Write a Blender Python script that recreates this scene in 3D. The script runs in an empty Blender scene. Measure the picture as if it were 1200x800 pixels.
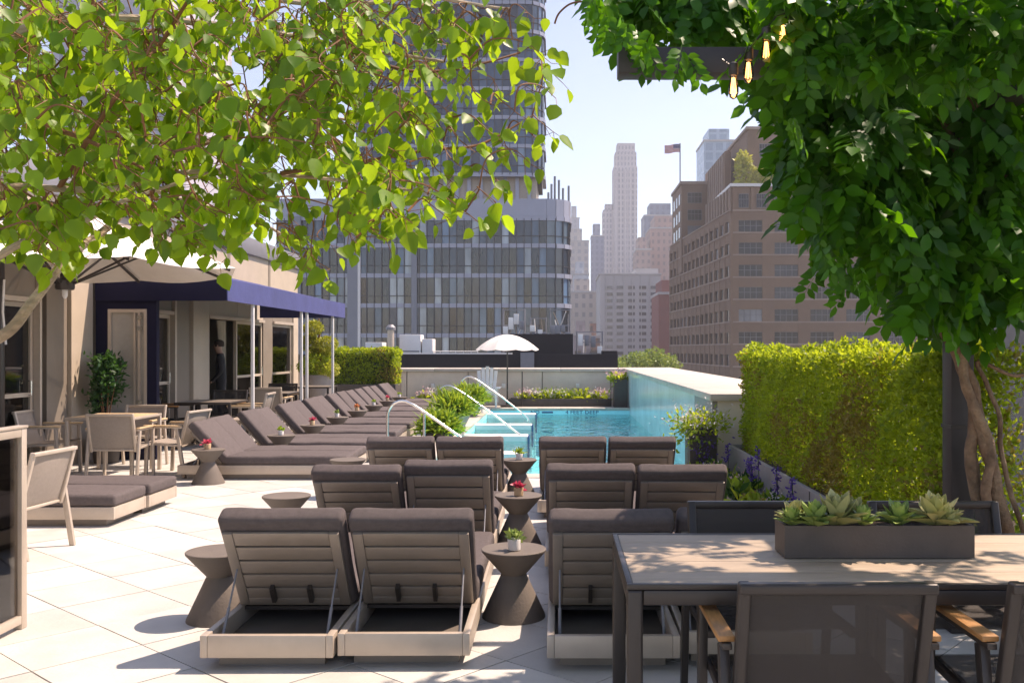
import bpy, bmesh, math, random
import numpy as np
from mathutils import Vector, Matrix, noise
random.seed(7); RNG = np.random.default_rng(7)
SC = bpy.context.scene; COL = SC.collection
R = math.radians

# ---------------------------------------------------------------- camera, sky, sun, exposure
FPX, VX, VY, EYE = 1100.0, 655.0, 409.0, 1.5
cam_d = bpy.data.cameras.new('camera'); cam = bpy.data.objects.new('camera', cam_d); COL.objects.link(cam)
cam.location = (0, 0, EYE); cam.rotation_euler = (R(90), 0, 0)
cam_d.sensor_width = 36; cam_d.lens = 36 * FPX / 1200
cam_d.shift_x = -(VX - 600) / 1200; cam_d.shift_y = (VY - 400) / 1200
cam_d.clip_start = 0.05; cam_d.clip_end = 6000
SC.camera = cam
SUN = Vector((.235, .10, .38)).normalized()
w = bpy.data.worlds.new('World'); SC.world = w; w.use_nodes = True
nt = w.node_tree; bg = nt.nodes['Background']; sky = nt.nodes.new('ShaderNodeTexSky')
sky.sky_type = 'NISHITA'; sky.sun_disc = False
sky.sun_elevation = math.asin(SUN.z); sky.sun_rotation = math.atan2(SUN.x, SUN.y)
sky.air_density = 0.8; sky.dust_density = 0.5; sky.ozone_density = 2.0
nt.links.new(sky.outputs[0], bg.inputs[0]); bg.inputs[1].default_value = 0.12
sl = bpy.data.lights.new('sun', 'SUN'); so = bpy.data.objects.new('sun', sl); COL.objects.link(so)
sl.energy = 3.3; sl.angle = R(.55); sl.color = (1, .945, .87)
so.rotation_euler = SUN.to_track_quat('Z', 'Y').to_euler(); so.location = (20, 10, 40)
vs = SC.view_settings; vs.view_transform = 'Standard'; vs.look = 'None'; vs.gamma = 1; vs.exposure = 1.3
vs.use_white_balance = True; vs.white_balance_temperature = 8000; vs.white_balance_tint = 21
SC.cycles.use_denoising = True; SC.cycles.max_bounces = 8; SC.cycles.transparent_max_bounces = 24
SC.cycles.diffuse_bounces = 4; SC.cycles.caustics_reflective = False; SC.cycles.caustics_refractive = False
SC.cycles.sample_clamp_indirect = 6; SC.cycles.volume_bounces = 0

def P(px, py, Y): return Vector(((px - VX) * Y / FPX, Y, EYE - (py - VY) * Y / FPX))
def F(px, py, z=0.0):
    Y = (EYE - z) * FPX / (py - VY); return P(px, py, Y)

# ---------------------------------------------------------------- materials
MATS = {}
def mat(name, col, rough=.6, metal=0., var=.12, vs=6., bump=0., bs=60., rnd=0., spec=.5, stretch=None, col2=None, wear=0., trans=0.):
    if name in MATS: return MATS[name]
    m = bpy.data.materials.new(name); m.use_nodes = True; t = m.node_tree; N = t.nodes; L = t.links
    b = N['Principled BSDF']; b.inputs['Roughness'].default_value = rough; b.inputs['Metallic'].default_value = metal
    b.inputs['Specular IOR Level'].default_value = spec
    tc = N.new('ShaderNodeTexCoord'); mp = N.new('ShaderNodeMapping'); L.new(tc.outputs['Object'], mp.inputs[0])
    oi = N.new('ShaderNodeObjectInfo')
    off = N.new('ShaderNodeVectorMath'); off.operation = 'SCALE'; off.inputs[0].default_value = (37, 19, 53)
    L.new(oi.outputs['Random'], off.inputs['Scale']); L.new(off.outputs[0], mp.inputs['Location'])
    if stretch: mp.inputs['Scale'].default_value = stretch
    n1 = N.new('ShaderNodeTexNoise'); n1.inputs['Scale'].default_value = vs; n1.inputs['Detail'].default_value = 7; n1.inputs['Roughness'].default_value = .62
    L.new(mp.outputs[0], n1.inputs[0])
    mr = N.new('ShaderNodeMapRange'); mr.inputs['From Min'].default_value = .28; mr.inputs['From Max'].default_value = .72
    mr.inputs['To Min'].default_value = 1 - var; mr.inputs['To Max'].default_value = 1 + var; L.new(n1.outputs[0], mr.inputs[0])
    ra = N.new('ShaderNodeMapRange'); ra.inputs['To Min'].default_value = 1 - rnd; ra.inputs['To Max'].default_value = 1 + rnd; L.new(oi.outputs['Random'], ra.inputs[0])
    mu = N.new('ShaderNodeMath'); mu.operation = 'MULTIPLY'; L.new(mr.outputs[0], mu.inputs[0]); L.new(ra.outputs[0], mu.inputs[1])
    vm = N.new('ShaderNodeVectorMath'); vm.operation = 'SCALE'; vm.inputs[0].default_value = col
    if col2:
        mx = N.new('ShaderNodeMix'); mx.data_type = 'RGBA'; mx.inputs[6].default_value = (*col, 1); mx.inputs[7].default_value = (*col2, 1)
        n3 = N.new('ShaderNodeTexNoise'); n3.inputs['Scale'].default_value = vs * .37; n3.inputs['Detail'].default_value = 5; L.new(mp.outputs[0], n3.inputs[0])
        r3 = N.new('ShaderNodeMapRange'); r3.inputs['From Min'].default_value = .38; r3.inputs['From Max'].default_value = .64; L.new(n3.outputs[0], r3.inputs[0])
        L.new(r3.outputs[0], mx.inputs[0]); L.new(mx.outputs[2], vm.inputs[0])
    L.new(mu.outputs[0], vm.inputs['Scale']); L.new(vm.outputs[0], b.inputs['Base Color'])
    rr = N.new('ShaderNodeMapRange'); rr.inputs['To Min'].default_value = max(0.02, rough - .1); rr.inputs['To Max'].default_value = min(1, rough + .12)
    L.new(n1.outputs[0], rr.inputs[0]); L.new(rr.outputs[0], b.inputs['Roughness'])
    if bump:
        n2 = N.new('ShaderNodeTexNoise'); n2.inputs['Scale'].default_value = bs; n2.inputs['Detail'].default_value = 4; L.new(mp.outputs[0], n2.inputs[0])
        bp = N.new('ShaderNodeBump'); bp.inputs['Strength'].default_value = bump; bp.inputs['Distance'].default_value = .02
        L.new(n2.outputs[0], bp.inputs['Height']); L.new(bp.outputs[0], b.inputs['Normal'])
    if trans:
        tr = N.new('ShaderNodeBsdfTransparent'); ms = N.new('ShaderNodeMixShader'); ms.inputs[0].default_value = trans
        out = N['Material Output']; L.new(b.outputs[0], ms.inputs[1]); L.new(tr.outputs[0], ms.inputs[2]); L.new(ms.outputs[0], out.inputs[0])
    MATS[name] = m; return m

def leaf_mat(name, dark, light, tcol, tf=.45, rough=.45, spec=.35):
    if name in MATS: return MATS[name]
    m = bpy.data.materials.new(name); m.use_nodes = True; t = m.node_tree; N = t.nodes; L = t.links
    b = N['Principled BSDF']; b.inputs['Roughness'].default_value = rough; b.inputs['Specular IOR Level'].default_value = spec
    g = N.new('ShaderNodeNewGeometry'); oi = N.new('ShaderNodeObjectInfo')
    ad = N.new('ShaderNodeMath'); ad.operation = 'ADD'; L.new(g.outputs['Random Per Island'], ad.inputs[0]); L.new(oi.outputs['Random'], ad.inputs[1])
    fr = N.new('ShaderNodeMath'); fr.operation = 'FRACT'; L.new(ad.outputs[0], fr.inputs[0])
    mx = N.new('ShaderNodeMix'); mx.data_type = 'RGBA'; mx.inputs[6].default_value = (*dark, 1); mx.inputs[7].default_value = (*light, 1)
    L.new(fr.outputs[0], mx.inputs[0]); L.new(mx.outputs[2], b.inputs['Base Color'])
    tl = N.new('ShaderNodeBsdfTranslucent')
    m2 = N.new('ShaderNodeMix'); m2.data_type = 'RGBA'; m2.blend_type = 'MIX'; m2.inputs[6].default_value = (*[c * .7 for c in tcol], 1); m2.inputs[7].default_value = (*tcol, 1)
    L.new(fr.outputs[0], m2.inputs[0]); L.new(m2.outputs[2], tl.inputs[0])
    ms = N.new('ShaderNodeMixShader'); ms.inputs[0].default_value = tf
    L.new(b.outputs[0], ms.inputs[1]); L.new(tl.outputs[0], ms.inputs[2]); L.new(ms.outputs[0], N['Material Output'].inputs[0])
    MATS[name] = m; return m

def glass_mat(name, tint, rough=.03, alpha=.75, spec=.6):
    """architectural glass: fresnel reflection over a tinted see-through pane"""
    if name in MATS: return MATS[name]
    m = bpy.data.materials.new(name); m.use_nodes = True; t = m.node_tree; N = t.nodes; L = t.links
    N.remove(N['Principled BSDF'])
    tr = N.new('ShaderNodeBsdfTransparent'); tr.inputs[0].default_value = (*tint, 1)
    gl = N.new('ShaderNodeBsdfGlossy'); gl.inputs['Roughness'].default_value = rough
    fr = N.new('ShaderNodeFresnel'); fr.inputs[0].default_value = 1.5
    mp = N.new('ShaderNodeMath'); mp.operation = 'MULTIPLY_ADD'; mp.inputs[1].default_value = 1.0; mp.inputs[2].default_value = .04; L.new(fr.outputs[0], mp.inputs[0])
    ms = N.new('ShaderNodeMixShader'); L.new(mp.outputs[0], ms.inputs[0]); L.new(tr.outputs[0], ms.inputs[1]); L.new(gl.outputs[0], ms.inputs[2])
    L.new(ms.outputs[0], N['Material Output'].inputs[0]); MATS[name] = m; return m

def pane_mat(name, stops, rough=.06, spec=.8):
    """far window panes: what shows behind the glass differs from pane to pane"""
    if name in MATS: return MATS[name]
    m = bpy.data.materials.new(name); m.use_nodes = True; t = m.node_tree; N = t.nodes; L = t.links
    b = N['Principled BSDF']; b.inputs['Roughness'].default_value = rough; b.inputs['Specular IOR Level'].default_value = spec
    oi = N.new('ShaderNodeObjectInfo'); cr = N.new('ShaderNodeValToRGB'); cr.color_ramp.interpolation = 'CONSTANT'
    e = cr.color_ramp.elements
    while len(e) < len(stops): e.new(.5)
    for k, (p, c) in enumerate(stops): e[k].position = p; e[k].color = (*c, 1)
    L.new(oi.outputs['Random'], cr.inputs[0])
    tc = N.new('ShaderNodeTexCoord'); ns = N.new('ShaderNodeTexNoise'); ns.inputs['Scale'].default_value = .5; ns.inputs['Detail'].default_value = 4
    ad = N.new('ShaderNodeVectorMath'); ad.operation = 'ADD'; L.new(tc.outputs['Object'], ad.inputs[0])
    sc = N.new('ShaderNodeVectorMath'); sc.operation = 'SCALE'; sc.inputs[0].default_value = (91, 47, 63); L.new(oi.outputs['Random'], sc.inputs['Scale']); L.new(sc.outputs[0], ad.inputs[1])
    L.new(ad.outputs[0], ns.inputs[0])
    mr = N.new('ShaderNodeMapRange'); mr.inputs['From Min'].default_value = .3; mr.inputs['From Max'].default_value = .7; mr.inputs['To Min'].default_value = .55; mr.inputs['To Max'].default_value = 1.35
    L.new(ns.outputs[0], mr.inputs[0]); vm = N.new('ShaderNodeVectorMath'); vm.operation = 'SCALE'
    L.new(cr.outputs[0], vm.inputs[0]); L.new(mr.outputs[0], vm.inputs['Scale']); L.new(vm.outputs[0], b.inputs['Base Color'])
    MATS[name] = m; return m

def emit_mat(name, col, s):
    if name in MATS: return MATS[name]
    m = bpy.data.materials.new(name); m.use_nodes = True; b = m.node_tree.nodes['Principled BSDF']
    b.inputs['Base Color'].default_value = (*col, 1); b.inputs['Emission Color'].default_value = (*col, 1); b.inputs['Emission Strength'].default_value = s
    MATS[name] = m; return m

STONE = mat('limestone', (.50, .485, .45), .55, var=.10, vs=3.2, bump=.12, bs=45, rnd=.09, col2=(.56, .545, .51))
STONE2 = mat('limestone_coping', (.50, .45, .39), .6, var=.12, vs=5, bump=.12, bs=40, rnd=.06)
GROUT = mat('joint_sand', (.40, .365, .32), .9, var=.2, vs=20)
TAUPE = mat('taupe_aluminium', (.25, .21, .175), .42, metal=.25, var=.07, vs=12, rnd=.05, bump=.03, bs=200)
TAUPE_L = mat('light_taupe_aluminium', (.50, .42, .345), .4, metal=.25, var=.06, vs=12, rnd=.05)
CHAR = mat('charcoal_aluminium', (.045, .037, .033), .38, metal=.3, var=.1, vs=14, bump=.03, bs=150)
FABRIC = mat('charcoal_fabric', (.125, .105, .104), .92, var=.16, vs=30, bump=.5, bs=420, rnd=.07, spec=.2)
SLING = mat('taupe_sling', (.33, .28, .24), .75, var=.1, vs=40, bump=.3, bs=600, trans=.12)
SLING_D = mat('charcoal_sling', (.05, .041, .036), .6, var=.15, vs=40, bump=.3, bs=600, trans=.33)
TEAK = mat('teak', (.40, .19, .065), .5, var=.3, vs=9, bump=.1, bs=60, stretch=(8, 1, 8))
TEAK_W = mat('weathered_teak_board', (.40, .315, .235), .55, var=.16, vs=6, bump=.1, bs=60, stretch=(1, 9, 9), rnd=.07)
TEAK_L = mat('pale_teak', (.58, .41, .24), .55, var=.15, vs=6, stretch=(1, 8, 8), rnd=.06)
CONC = mat('dark_concrete', (.14, .115, .096), .7, var=.14, vs=7, bump=.12, bs=70, rnd=.06)
PLANTER = mat('grey_planter', (.30, .27, .255), .7, var=.16, vs=4, bump=.1, bs=50)
DPLANT = mat('dark_planter', (.06, .05, .045), .6, var=.2, vs=6, rnd=.05)
SOIL = mat('soil', (.045, .028, .018), .95, var=.4, vs=30, bump=.8, bs=40)
NAVY = mat('navy_paint_and_shade', (.0075, .0075, .028), .6, var=.1, vs=5, spec=.15)
CANVAS = mat('navy_canvas', (.050, .060, .18), .85, var=.16, vs=2.2, bump=.35, bs=7)
BEIGE = mat('beige_cladding', (.44, .365, .285), .6, var=.09, vs=2.5, rnd=.06)
BEIGE_D = mat('brown_cladding', (.20, .165, .13), .6, var=.1, vs=3, rnd=.05)
GREYCAP = mat('grey_metal_cap', (.22, .22, .24), .5, metal=.3, var=.1)
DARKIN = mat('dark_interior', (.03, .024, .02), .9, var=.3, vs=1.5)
WHITEM = mat('white_metal', (.72, .70, .68), .4, var=.05)
STEEL = mat('stainless_steel', (.75, .74, .72), .22, metal=1.0, var=.05)
PARAPET = mat('parapet_panel', (.66, .57, .49), .7, var=.10, vs=2.2, bump=.08, bs=30, rnd=.04)
UMB = mat('white_canvas', (.80, .76, .71), .9, var=.05, vs=6, bump=.1, bs=30, trans=.10)
WHITE = mat('white_paint', (.78, .77, .75), .5, var=.05)
BARK = mat('birch_bark', (.36, .26, .17), .8, var=.4, vs=14, bump=.5, bs=40, stretch=(1, 1, 2.5), col2=(.52, .42, .31))
TWIG = mat('twig_bark', (.20, .085, .035), .7, var=.3, vs=20)
VINE = mat('vine_bark', (.17, .095, .055), .85, var=.45, vs=16, bump=.8, bs=45, col2=(.26, .17, .105))
BLACK = mat('black_roofing', (.022, .018, .02), .8, var=.3, vs=.6)
L_TREE = leaf_mat('tree_leaf', (.012, .085, .006), (.15, .31, .016), (.50, .74, .03), .5, rough=.4, spec=.4)
L_VINE = leaf_mat('vine_leaf', (.006, .06, .003), (.035, .17, .007), (.18, .52, .012), .38, rough=.42, spec=.28)
L_HEDGE = leaf_mat('hedge_leaf', (.065, .145, .007), (.27, .36, .03), (.64, .76, .04), .5)
L_HEDGEB = leaf_mat('hedge_leaf_bronze', (.16, .12, .025), (.27, .22, .05), (.5, .4, .06), .4)
L_FERN = leaf_mat('fern_leaf', (.11, .22, .012), (.26, .40, .05), (.5, .65, .06), .4)
L_DARK = leaf_mat('dark_plant_leaf', (.01, .05, .014), (.03, .10, .025), (.08, .22, .03), .3)
L_SUCC = leaf_mat('succulent_leaf', (.17, .27, .07), (.34, .44, .13), (.45, .55, .12), .18, rough=.4)
L_SUCC2 = leaf_mat('succulent_leaf_cream', (.34, .36, .13), (.58, .54, .25), (.6, .55, .2), .18, rough=.4)
L_FAR = leaf_mat('far_leaf', (.12, .2, .03), (.24, .34, .07), (.4, .5, .08), .3)
L_YELLOW = leaf_mat('yellow_leaf', (.26, .30, .03), (.42, .42, .06), (.6, .6, .06), .3)
PINK = leaf_mat('pink_petal', (.62, .03, .10), (.75, .16, .22), (.8, .1, .2), .3)
LPINK = leaf_mat('pale_pink_petal', (.62, .36, .40), (.75, .55, .56), (.8, .5, .5), .3)
WPETAL = leaf_mat('white_petal', (.62, .58, .60), (.8, .76, .78), (.8, .75, .75), .3)
PURPLE = leaf_mat('purple_petal', (.07, .035, .26), (.16, .09, .42), (.2, .1, .5), .25)
ORANGE = leaf_mat('orange_petal', (.75, .25, .10), (.8, .4, .2), (.8, .3, .1), .3)

# ---------------------------------------------------------------- mesh helpers
class MB:
    def __init__(s): s.v = []; s.f = []; s.mi = []
    def add(s, vs, fs, mi=0):
        o = len(s.v); s.v += [tuple(p) for p in vs]; s.f += [tuple(i + o for i in f) for f in fs]; s.mi += [mi] * len(fs); return s
    def box(s, x0, x1, y0, y1, z0, z1, mi=0):
        return s.add([(x0,y0,z0),(x1,y0,z0),(x1,y1,z0),(x0,y1,z0),(x0,y0,z1),(x1,y0,z1),(x1,y1,z1),(x0,y1,z1)],
                     [(3,2,1,0),(4,5,6,7),(0,1,5,4),(1,2,6,5),(2,3,7,6),(3,0,4,7)], mi)
    def bar(s, p, q, w, h, up=(0,0,1), mi=0):
        p = Vector(p); q = Vector(q); d = (q - p).normalized(); up = Vector(up)
        if abs(d.dot(up)) > .98: up = Vector((0, 1, 0))
        a = d.cross(up).normalized() * w / 2; b = a.cross(d).normalized() * h / 2
        vs = [p-a-b, p+a-b, p+a+b, p-a+b, q-a-b, q+a-b, q+a+b, q-a+b]
        return s.add(vs, [(0,1,2,3),(7,6,5,4),(4,5,1,0),(5,6,2,1),(6,7,3,2),(7,4,0,3)], mi)
    def tube(s, pts, rad, n=8, mi=0, cap=True):
        pts = [Vector(p) for p in pts]
        if not hasattr(rad, '__len__'): rad = [rad] * len(pts)
        t0 = (pts[1] - pts[0]).normalized(); u = t0.orthogonal().normalized(); vs = []; fs = []
        for i, p in enumerate(pts):
            t = (pts[min(i+1, len(pts)-1)] - pts[max(i-1, 0)]).normalized()
            u = (u - t * u.dot(t)).normalized(); vv = t.cross(u)
            for k in range(n):
                a = 2*math.pi*k/n; vs.append(p + (u*math.cos(a) + vv*math.sin(a)) * rad[i])
        for i in range(len(pts)-1):
            for k in range(n):
                a = i*n+k; b = i*n+(k+1) % n; fs.append((a, b, b+n, a+n))
        if cap: fs.append(tuple(range(n))[::-1]); fs.append(tuple(range((len(pts)-1)*n, len(pts)*n)))
        return s.add(vs, fs, mi)
    def lathe(s, prof, n=24, c=(0,0,0), mi=0):
        vs = []; fs = []
        for r, z in prof:
            for k in range(n):
                a = 2*math.pi*k/n; vs.append((c[0]+r*math.cos(a), c[1]+r*math.sin(a), c[2]+z))
        for i in range(len(prof)-1):
            for k in range(n):
                a = i*n+k; b = i*n+(k+1) % n; fs.append((a, b, b+n, a+n))
        fs.append(tuple(range(n))[::-1]); fs.append(tuple(range((len(prof)-1)*n, len(prof)*n)))
        return s.add(vs, fs, mi)
    def mesh(s, name, mats, bev=0, seg=2, smooth=False, fn=None):
        me = bpy.data.meshes.new(name); me.from_pydata(s.v, [], s.f)
        mats = mats if isinstance(mats, (list, tuple)) else [mats]
        for m in mats: me.materials.append(m)
        if len(mats) > 1: me.polygons.foreach_set('material_index', s.mi)
        bm = bmesh.new(); bm.from_mesh(me)
        if bev:
            es = [e for e in bm.edges if len(e.link_faces) == 2 and e.calc_face_angle(0) > R(28)]
            bmesh.ops.bevel(bm, geom=es, offset=bev, segments=seg, profile=.5, affect='EDGES', clamp_overlap=True)
        if fn: fn(bm)
        bmesh.ops.recalc_face_normals(bm, faces=bm.faces)
        bm.to_mesh(me); bm.free()
        if smooth or bev:
            me.polygons.foreach_set('use_smooth', [True] * len(me.polygons)); me.set_sharp_from_angle(angle=R(40))
        return me
    def build(s, name, mats, parent=None, bev=0, seg=2, smooth=False, fn=None, **tags):
        return link(name, s.mesh(name, mats, bev, seg, smooth, fn), parent, **tags)

def link(name, me, parent=None, loc=None, rot=None, label=None, cat=None, group=None, kind=None):
    o = bpy.data.objects.new(name, me); COL.objects.link(o)
    if parent: o.parent = parent
    if loc is not None: o.location = loc
    if rot is not None: o.rotation_euler = rot
    return tag(o, label, cat, group, kind)
def tag(o, label=None, cat=None, group=None, kind=None):
    if label: o['label'] = label
    if cat: o['category'] = cat
    if group: o['group'] = group
    if kind: o['kind'] = kind
    return o
def thing(name, label, cat, loc=(0,0,0), rz=0, group=None):
    return link(name, None, None, loc, (0, 0, rz), label, cat, group)
KIDS = {}
def clone(o, parent=None):
    c = o.copy(); COL.objects.link(c)
    if parent: c.parent = parent
    for ch in o.children: clone(ch, c)
    return c
def place(proto, used, loc, rz, label, group=None):
    o = proto if not used else clone(proto)
    o.location = loc; o.rotation_euler = (0, 0, rz); tag(o, label, None, group); return o

def arr_mesh(name, V, Fs, m, smooth=False):
    """V (n,3), Fs list of face arrays (k, q)"""
    me = bpy.data.meshes.new(name); me.vertices.add(len(V)); me.vertices.foreach_set('co', np.asarray(V, np.float32).ravel())
    tot = np.concatenate([np.full(len(f), f.shape[1]) for f in Fs]); lp = np.concatenate([f.ravel() for f in Fs])
    me.loops.add(len(lp)); me.loops.foreach_set('vertex_index', lp.astype(np.int32))
    me.polygons.add(len(tot)); me.polygons.foreach_set('loop_start', np.concatenate([[0], np.cumsum(tot)[:-1]]).astype(np.int32))
    me.update(calc_edges=True); me.materials.append(m)
    if smooth: me.polygons.foreach_set('use_smooth', [True]*len(tot))
    return me
def frames(d, n):
    d = d / (np.linalg.norm(d, axis=1, keepdims=True) + 1e-9); sd = np.cross(d, n); sd /= (np.linalg.norm(sd, axis=1, keepdims=True) + 1e-9)
    return sd, d, np.cross(sd, d)
def scatter(name, tv, tfs, pos, d, n, size, m):
    tv = np.asarray(tv, float); sd, d, nn = frames(np.asarray(d, float), np.asarray(n, float)); size = np.asarray(size, float).reshape(-1, 1, 1)
    B = np.stack([sd, d, nn], 1)                      # (N,3,3) rows are axes
    V = np.einsum('mk,nkj->nmj', tv, B) * size + np.asarray(pos)[:, None, :]
    N, k = len(pos), len(tv); offs = (np.arange(N) * k)[:, None, None]
    Fs = [(np.asarray(f)[None] + offs).reshape(-1, np.asarray(f).shape[1]) for f in tfs]
    return arr_mesh(name, V.reshape(-1, 3), Fs, m)
def rdir(n, bias=(0,0,0), k=1.0):
    v = RNG.normal(size=(n, 3)); v /= np.linalg.norm(v, axis=1, keepdims=True); return v * k + np.asarray(bias)
# leaf templates: y along the leaf, z its face
HEART = ([(0,0,0),(.30,.10,.05),(.43,.36,.08),(.27,.72,.05),(0,1.05,-.05),(-.27,.72,.05),(-.43,.36,.08),(-.30,.10,.05),(0,.4,-.03),(0,.74,-.04)],
         [[(0,1,2,8),(8,2,3,9),(0,8,6,7),(8,9,5,6)], [(9,3,4),(9,4,5)]])
OVAL = ([(0,0,0),(.2,.28,.05),(.22,.58,.05),(0,1,-.03),(-.22,.58,.05),(-.2,.28,.05),(0,.3,0),(0,.6,0)],
        [[(0,1,6,0)][:0] or [(6,1,2,7),(5,6,7,4)], [(0,1,6),(0,6,5),(7,2,3),(7,3,4)]])
DIA = ([(0,0,0),(.3,.45,.07),(0,1,0),(-.3,.45,.07)], [[(0,1,2),(0,2,3)]])
BLADE = ([(-.035,0,0),(.035,0,0),(-.045,.35,.02),(.045,.35,.02),(-.03,.7,-.06),(.03,.7,-.06),(0,1,-.2)], [[(0,1,3,2),(2,3,5,4)],[(4,5,6)]])

# ---------------------------------------------------------------- the ground and the deck
MB().add([(-3000,-200,-35),(3000,-200,-35),(3000,5000,-35),(-3000,5000,-35)], [(0,1,2,3)]).build('street_ground', mat('asphalt', (.055,.055,.058), .9, var=.2, vs=.05), kind='structure')
PX0, PX1, PY0, PY1 = -1.72, 1.79, 11.25, 23.7      # pool opening
DX0, DX1, DY0, DY1 = -11, 3.15, -4, 26.6
deck = MB()
deck.box(DX0, PX0-.3, DY0, DY1, -.35, -.022); deck.box(PX0-.3, DX1, DY0, PY0-.3, -.35, -.022); deck.box(PX0-.3, DX1, PY1+.3, DY1, -.35, -.004)
deck = deck.build('roof_deck', GROUT, kind='structure')
TA = R(-41); TS = .52; G = .0035
ca, sa = math.cos(TA), math.sin(TA); sq = TS/2 - G
tile_me = MB().box(-sq, sq, -sq, sq, -.02, 0).mesh('paving_slab', STONE)
def clip(poly, ax, lim, keep_less):
    out = []
    for i in range(len(poly)):
        a, b = poly[i], poly[(i+1) % len(poly)]
        ia = (a[ax] < lim) == keep_less; ib = (b[ax] < lim) == keep_less
        if ia: out.append(a)
        if ia != ib:
            t = (lim - a[ax]) / (b[ax] - a[ax]); out.append((a[0]+(b[0]-a[0])*t, a[1]+(b[1]-a[1])*t))
    return out
full = []; cut = MB()
lx, ly = PX0 - .33, PY0 - .33
for i in range(-60, 60):
    for j in range(-60, 60):
        cx = (i*TS)*ca - (j*TS)*sa - 1.0 + .12; cy = (i*TS)*sa + (j*TS)*ca + 8.0 + .17
        if not (-6.6 < cx < 2.4 and -2.5 < cy < 25): continue
        poly = [(cx+x*ca-y*sa, cy+x*sa+y*ca) for x, y in ((-sq,-sq),(sq,-sq),(sq,sq),(-sq,sq))]
        ins = [p[0] > lx and p[1] > ly for p in poly]
        if any(ins) or (cx > lx - .4 and cy > ly - .4 and (cx > lx or cy > ly)):
            if cx > lx and cy > ly:
                dl, dn = cx - lx, cy - ly
                poly = clip(poly, 0, lx, True) if dl < dn else clip(poly, 1, ly, True)
            elif cx > lx: poly = clip(poly, 1, ly, True)
            else: poly = clip(poly, 0, lx, True)
            if len(poly) > 2:
                k = len(poly); cut.add([(x,y,-.02) for x,y in poly]+[(x,y,0) for x,y in poly], [tuple(range(k))[::-1], tuple(range(k,2*k))]+[(a,(a+1)%k,(a+1)%k+k,a+k) for a in range(k)])
            continue
        px = VX + cx*FPX/max(cy,.3); py = VY + EYE*FPX/max(cy,.3)
        full.append((cy if (-60 < px < 1260 and py < 850 and cy > 2) else 99 + cy, cx, cy))
full.sort()
for k, (_, cx, cy) in enumerate(full):
    if k < 300: link('paving_slab', tile_me, deck, (cx, cy, random.uniform(-.0015, .0015)), (0, 0, TA + random.choice((0, math.pi/2, math.pi))))
    else:
        poly = [(cx+x*ca-y*sa, cy+x*sa+y*ca) for x, y in ((-sq,-sq),(sq,-sq),(sq,sq),(-sq,sq))]
        cut.add([(x,y,-.02) for x,y in poly]+[(x,y,0) for x,y in poly], [(3,2,1,0),(4,5,6,7),(0,1,5,4),(1,2,6,5),(2,3,7,6),(3,0,4,7)])
cut.build('far_paving', STONE, deck, kind='stuff')
# pool coping stones
def copings(x0, x1, y0, y1, along, n):
    for i in range(n):
        m = MB()
        if along == 'x': a = x0+(x1-x0)*i/n; b = x0+(x1-x0)*(i+1)/n; m.box(a+.003, b-.003, y0, y1, -.05, .012)
        else: a = y0+(y1-y0)*i/n; b = y0+(y1-y0)*(i+1)/n; m.box(x0, x1, a+.003, b-.003, -.05, .012)
        m.build('pool_coping', STONE2, deck, bev=.008)
copings(PX0-.33, PX0, PY0-.33, PY1+.3, 'y', 18); copings(PX0+.004, PX1, PY0-.33, PY0, 'x', 6); copings(PX0+.004, PX1, PY1, PY1+.3, 'x', 6)

# ---------------------------------------------------------------- pool
POOLT = mat('pool_tile', (.34, .84, .92), .35, var=.10, vs=1.4, bump=.05, bs=20)
POOLW = mat('pool_wall_glaze', (.70, .87, .90), .16, var=.07, vs=1.2, spec=.6)
BLUE = mat('blue_tile', (.02, .09, .22), .3, var=.1)
pb = MB(); zb = -1.15
pb.box(PX0-.2, PX1+.2, PY0-.2, PY1+.2, zb-.2, zb)
pb.box(PX0-.2, PX0, PY0-.2, PY1+.2, zb, -.052); pb.box(PX1+.002, PX1+.2, PY0-.2, PY1+.2, zb, -.052)
pb.box(PX0+.002, PX1, PY0-.2, PY0, zb, -.052); pb.box(PX0+.002, PX1, PY1, PY1+.2, zb, -.052)
pool = pb.build('pool_basin', POOLT, kind='structure')
for i in range(4):                                   # entry steps going down to the right along the left side
    MB().box(PX0+.003+i*.28, PX0+.003+(i+1)*.28-.002, PY0+.8, PY1-.5, zb+.002, -.30-.2*i).build('step', mat('pool_step', (.42,.72,.74), .4, var=.06), pool)
for y in (22.4, 19.2, 16.75, 13.9):                  # white dividers of the steps
    d = MB().box(PX0+.004, PX0+1.16, y, y+.42, zb+.004, -.05).build('step_divider', WHITE, pool, bev=.01)
    for q in range(3): MB().box(PX0+1.161, PX0+1.19, y-.02+q*.16, y+.08+q*.16, -.5, -.06).build('edge_tile', BLUE, pool)
wm = bpy.data.materials.new('pool_water'); wm.use_nodes = True; t = wm.node_tree; N = t.nodes; L = t.links; N.remove(N['Principled BSDF'])
tr = N.new('ShaderNodeBsdfTransparent'); tr.inputs[0].default_value = (.55, .95, .985, 1); gl = N.new('ShaderNodeBsdfGlossy'); gl.inputs['Roughness'].default_value = .02
fr = N.new('ShaderNodeFresnel'); fr.inputs[0].default_value = 1.27; ms = N.new('ShaderNodeMixShader')
tc = N.new('ShaderNodeTexCoord'); mp = N.new('ShaderNodeMapping'); mp.inputs['Scale'].default_value = (1, .6, 1); nz = N.new('ShaderNodeTexNoise'); nz.inputs['Scale'].default_value = 3.2; nz.inputs['Detail'].default_value = 3
bp = N.new('ShaderNodeBump'); bp.inputs['Strength'].default_value = .9; bp.inputs['Distance'].default_value = .10
L.new(tc.outputs['Object'], mp.inputs[0]); L.new(mp.outputs[0], nz.inputs[0]); L.new(nz.outputs[0], bp.inputs['Height'])
L.new(bp.outputs[0], gl.inputs['Normal']); L.new(bp.outputs[0], fr.inputs['Normal'])
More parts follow.
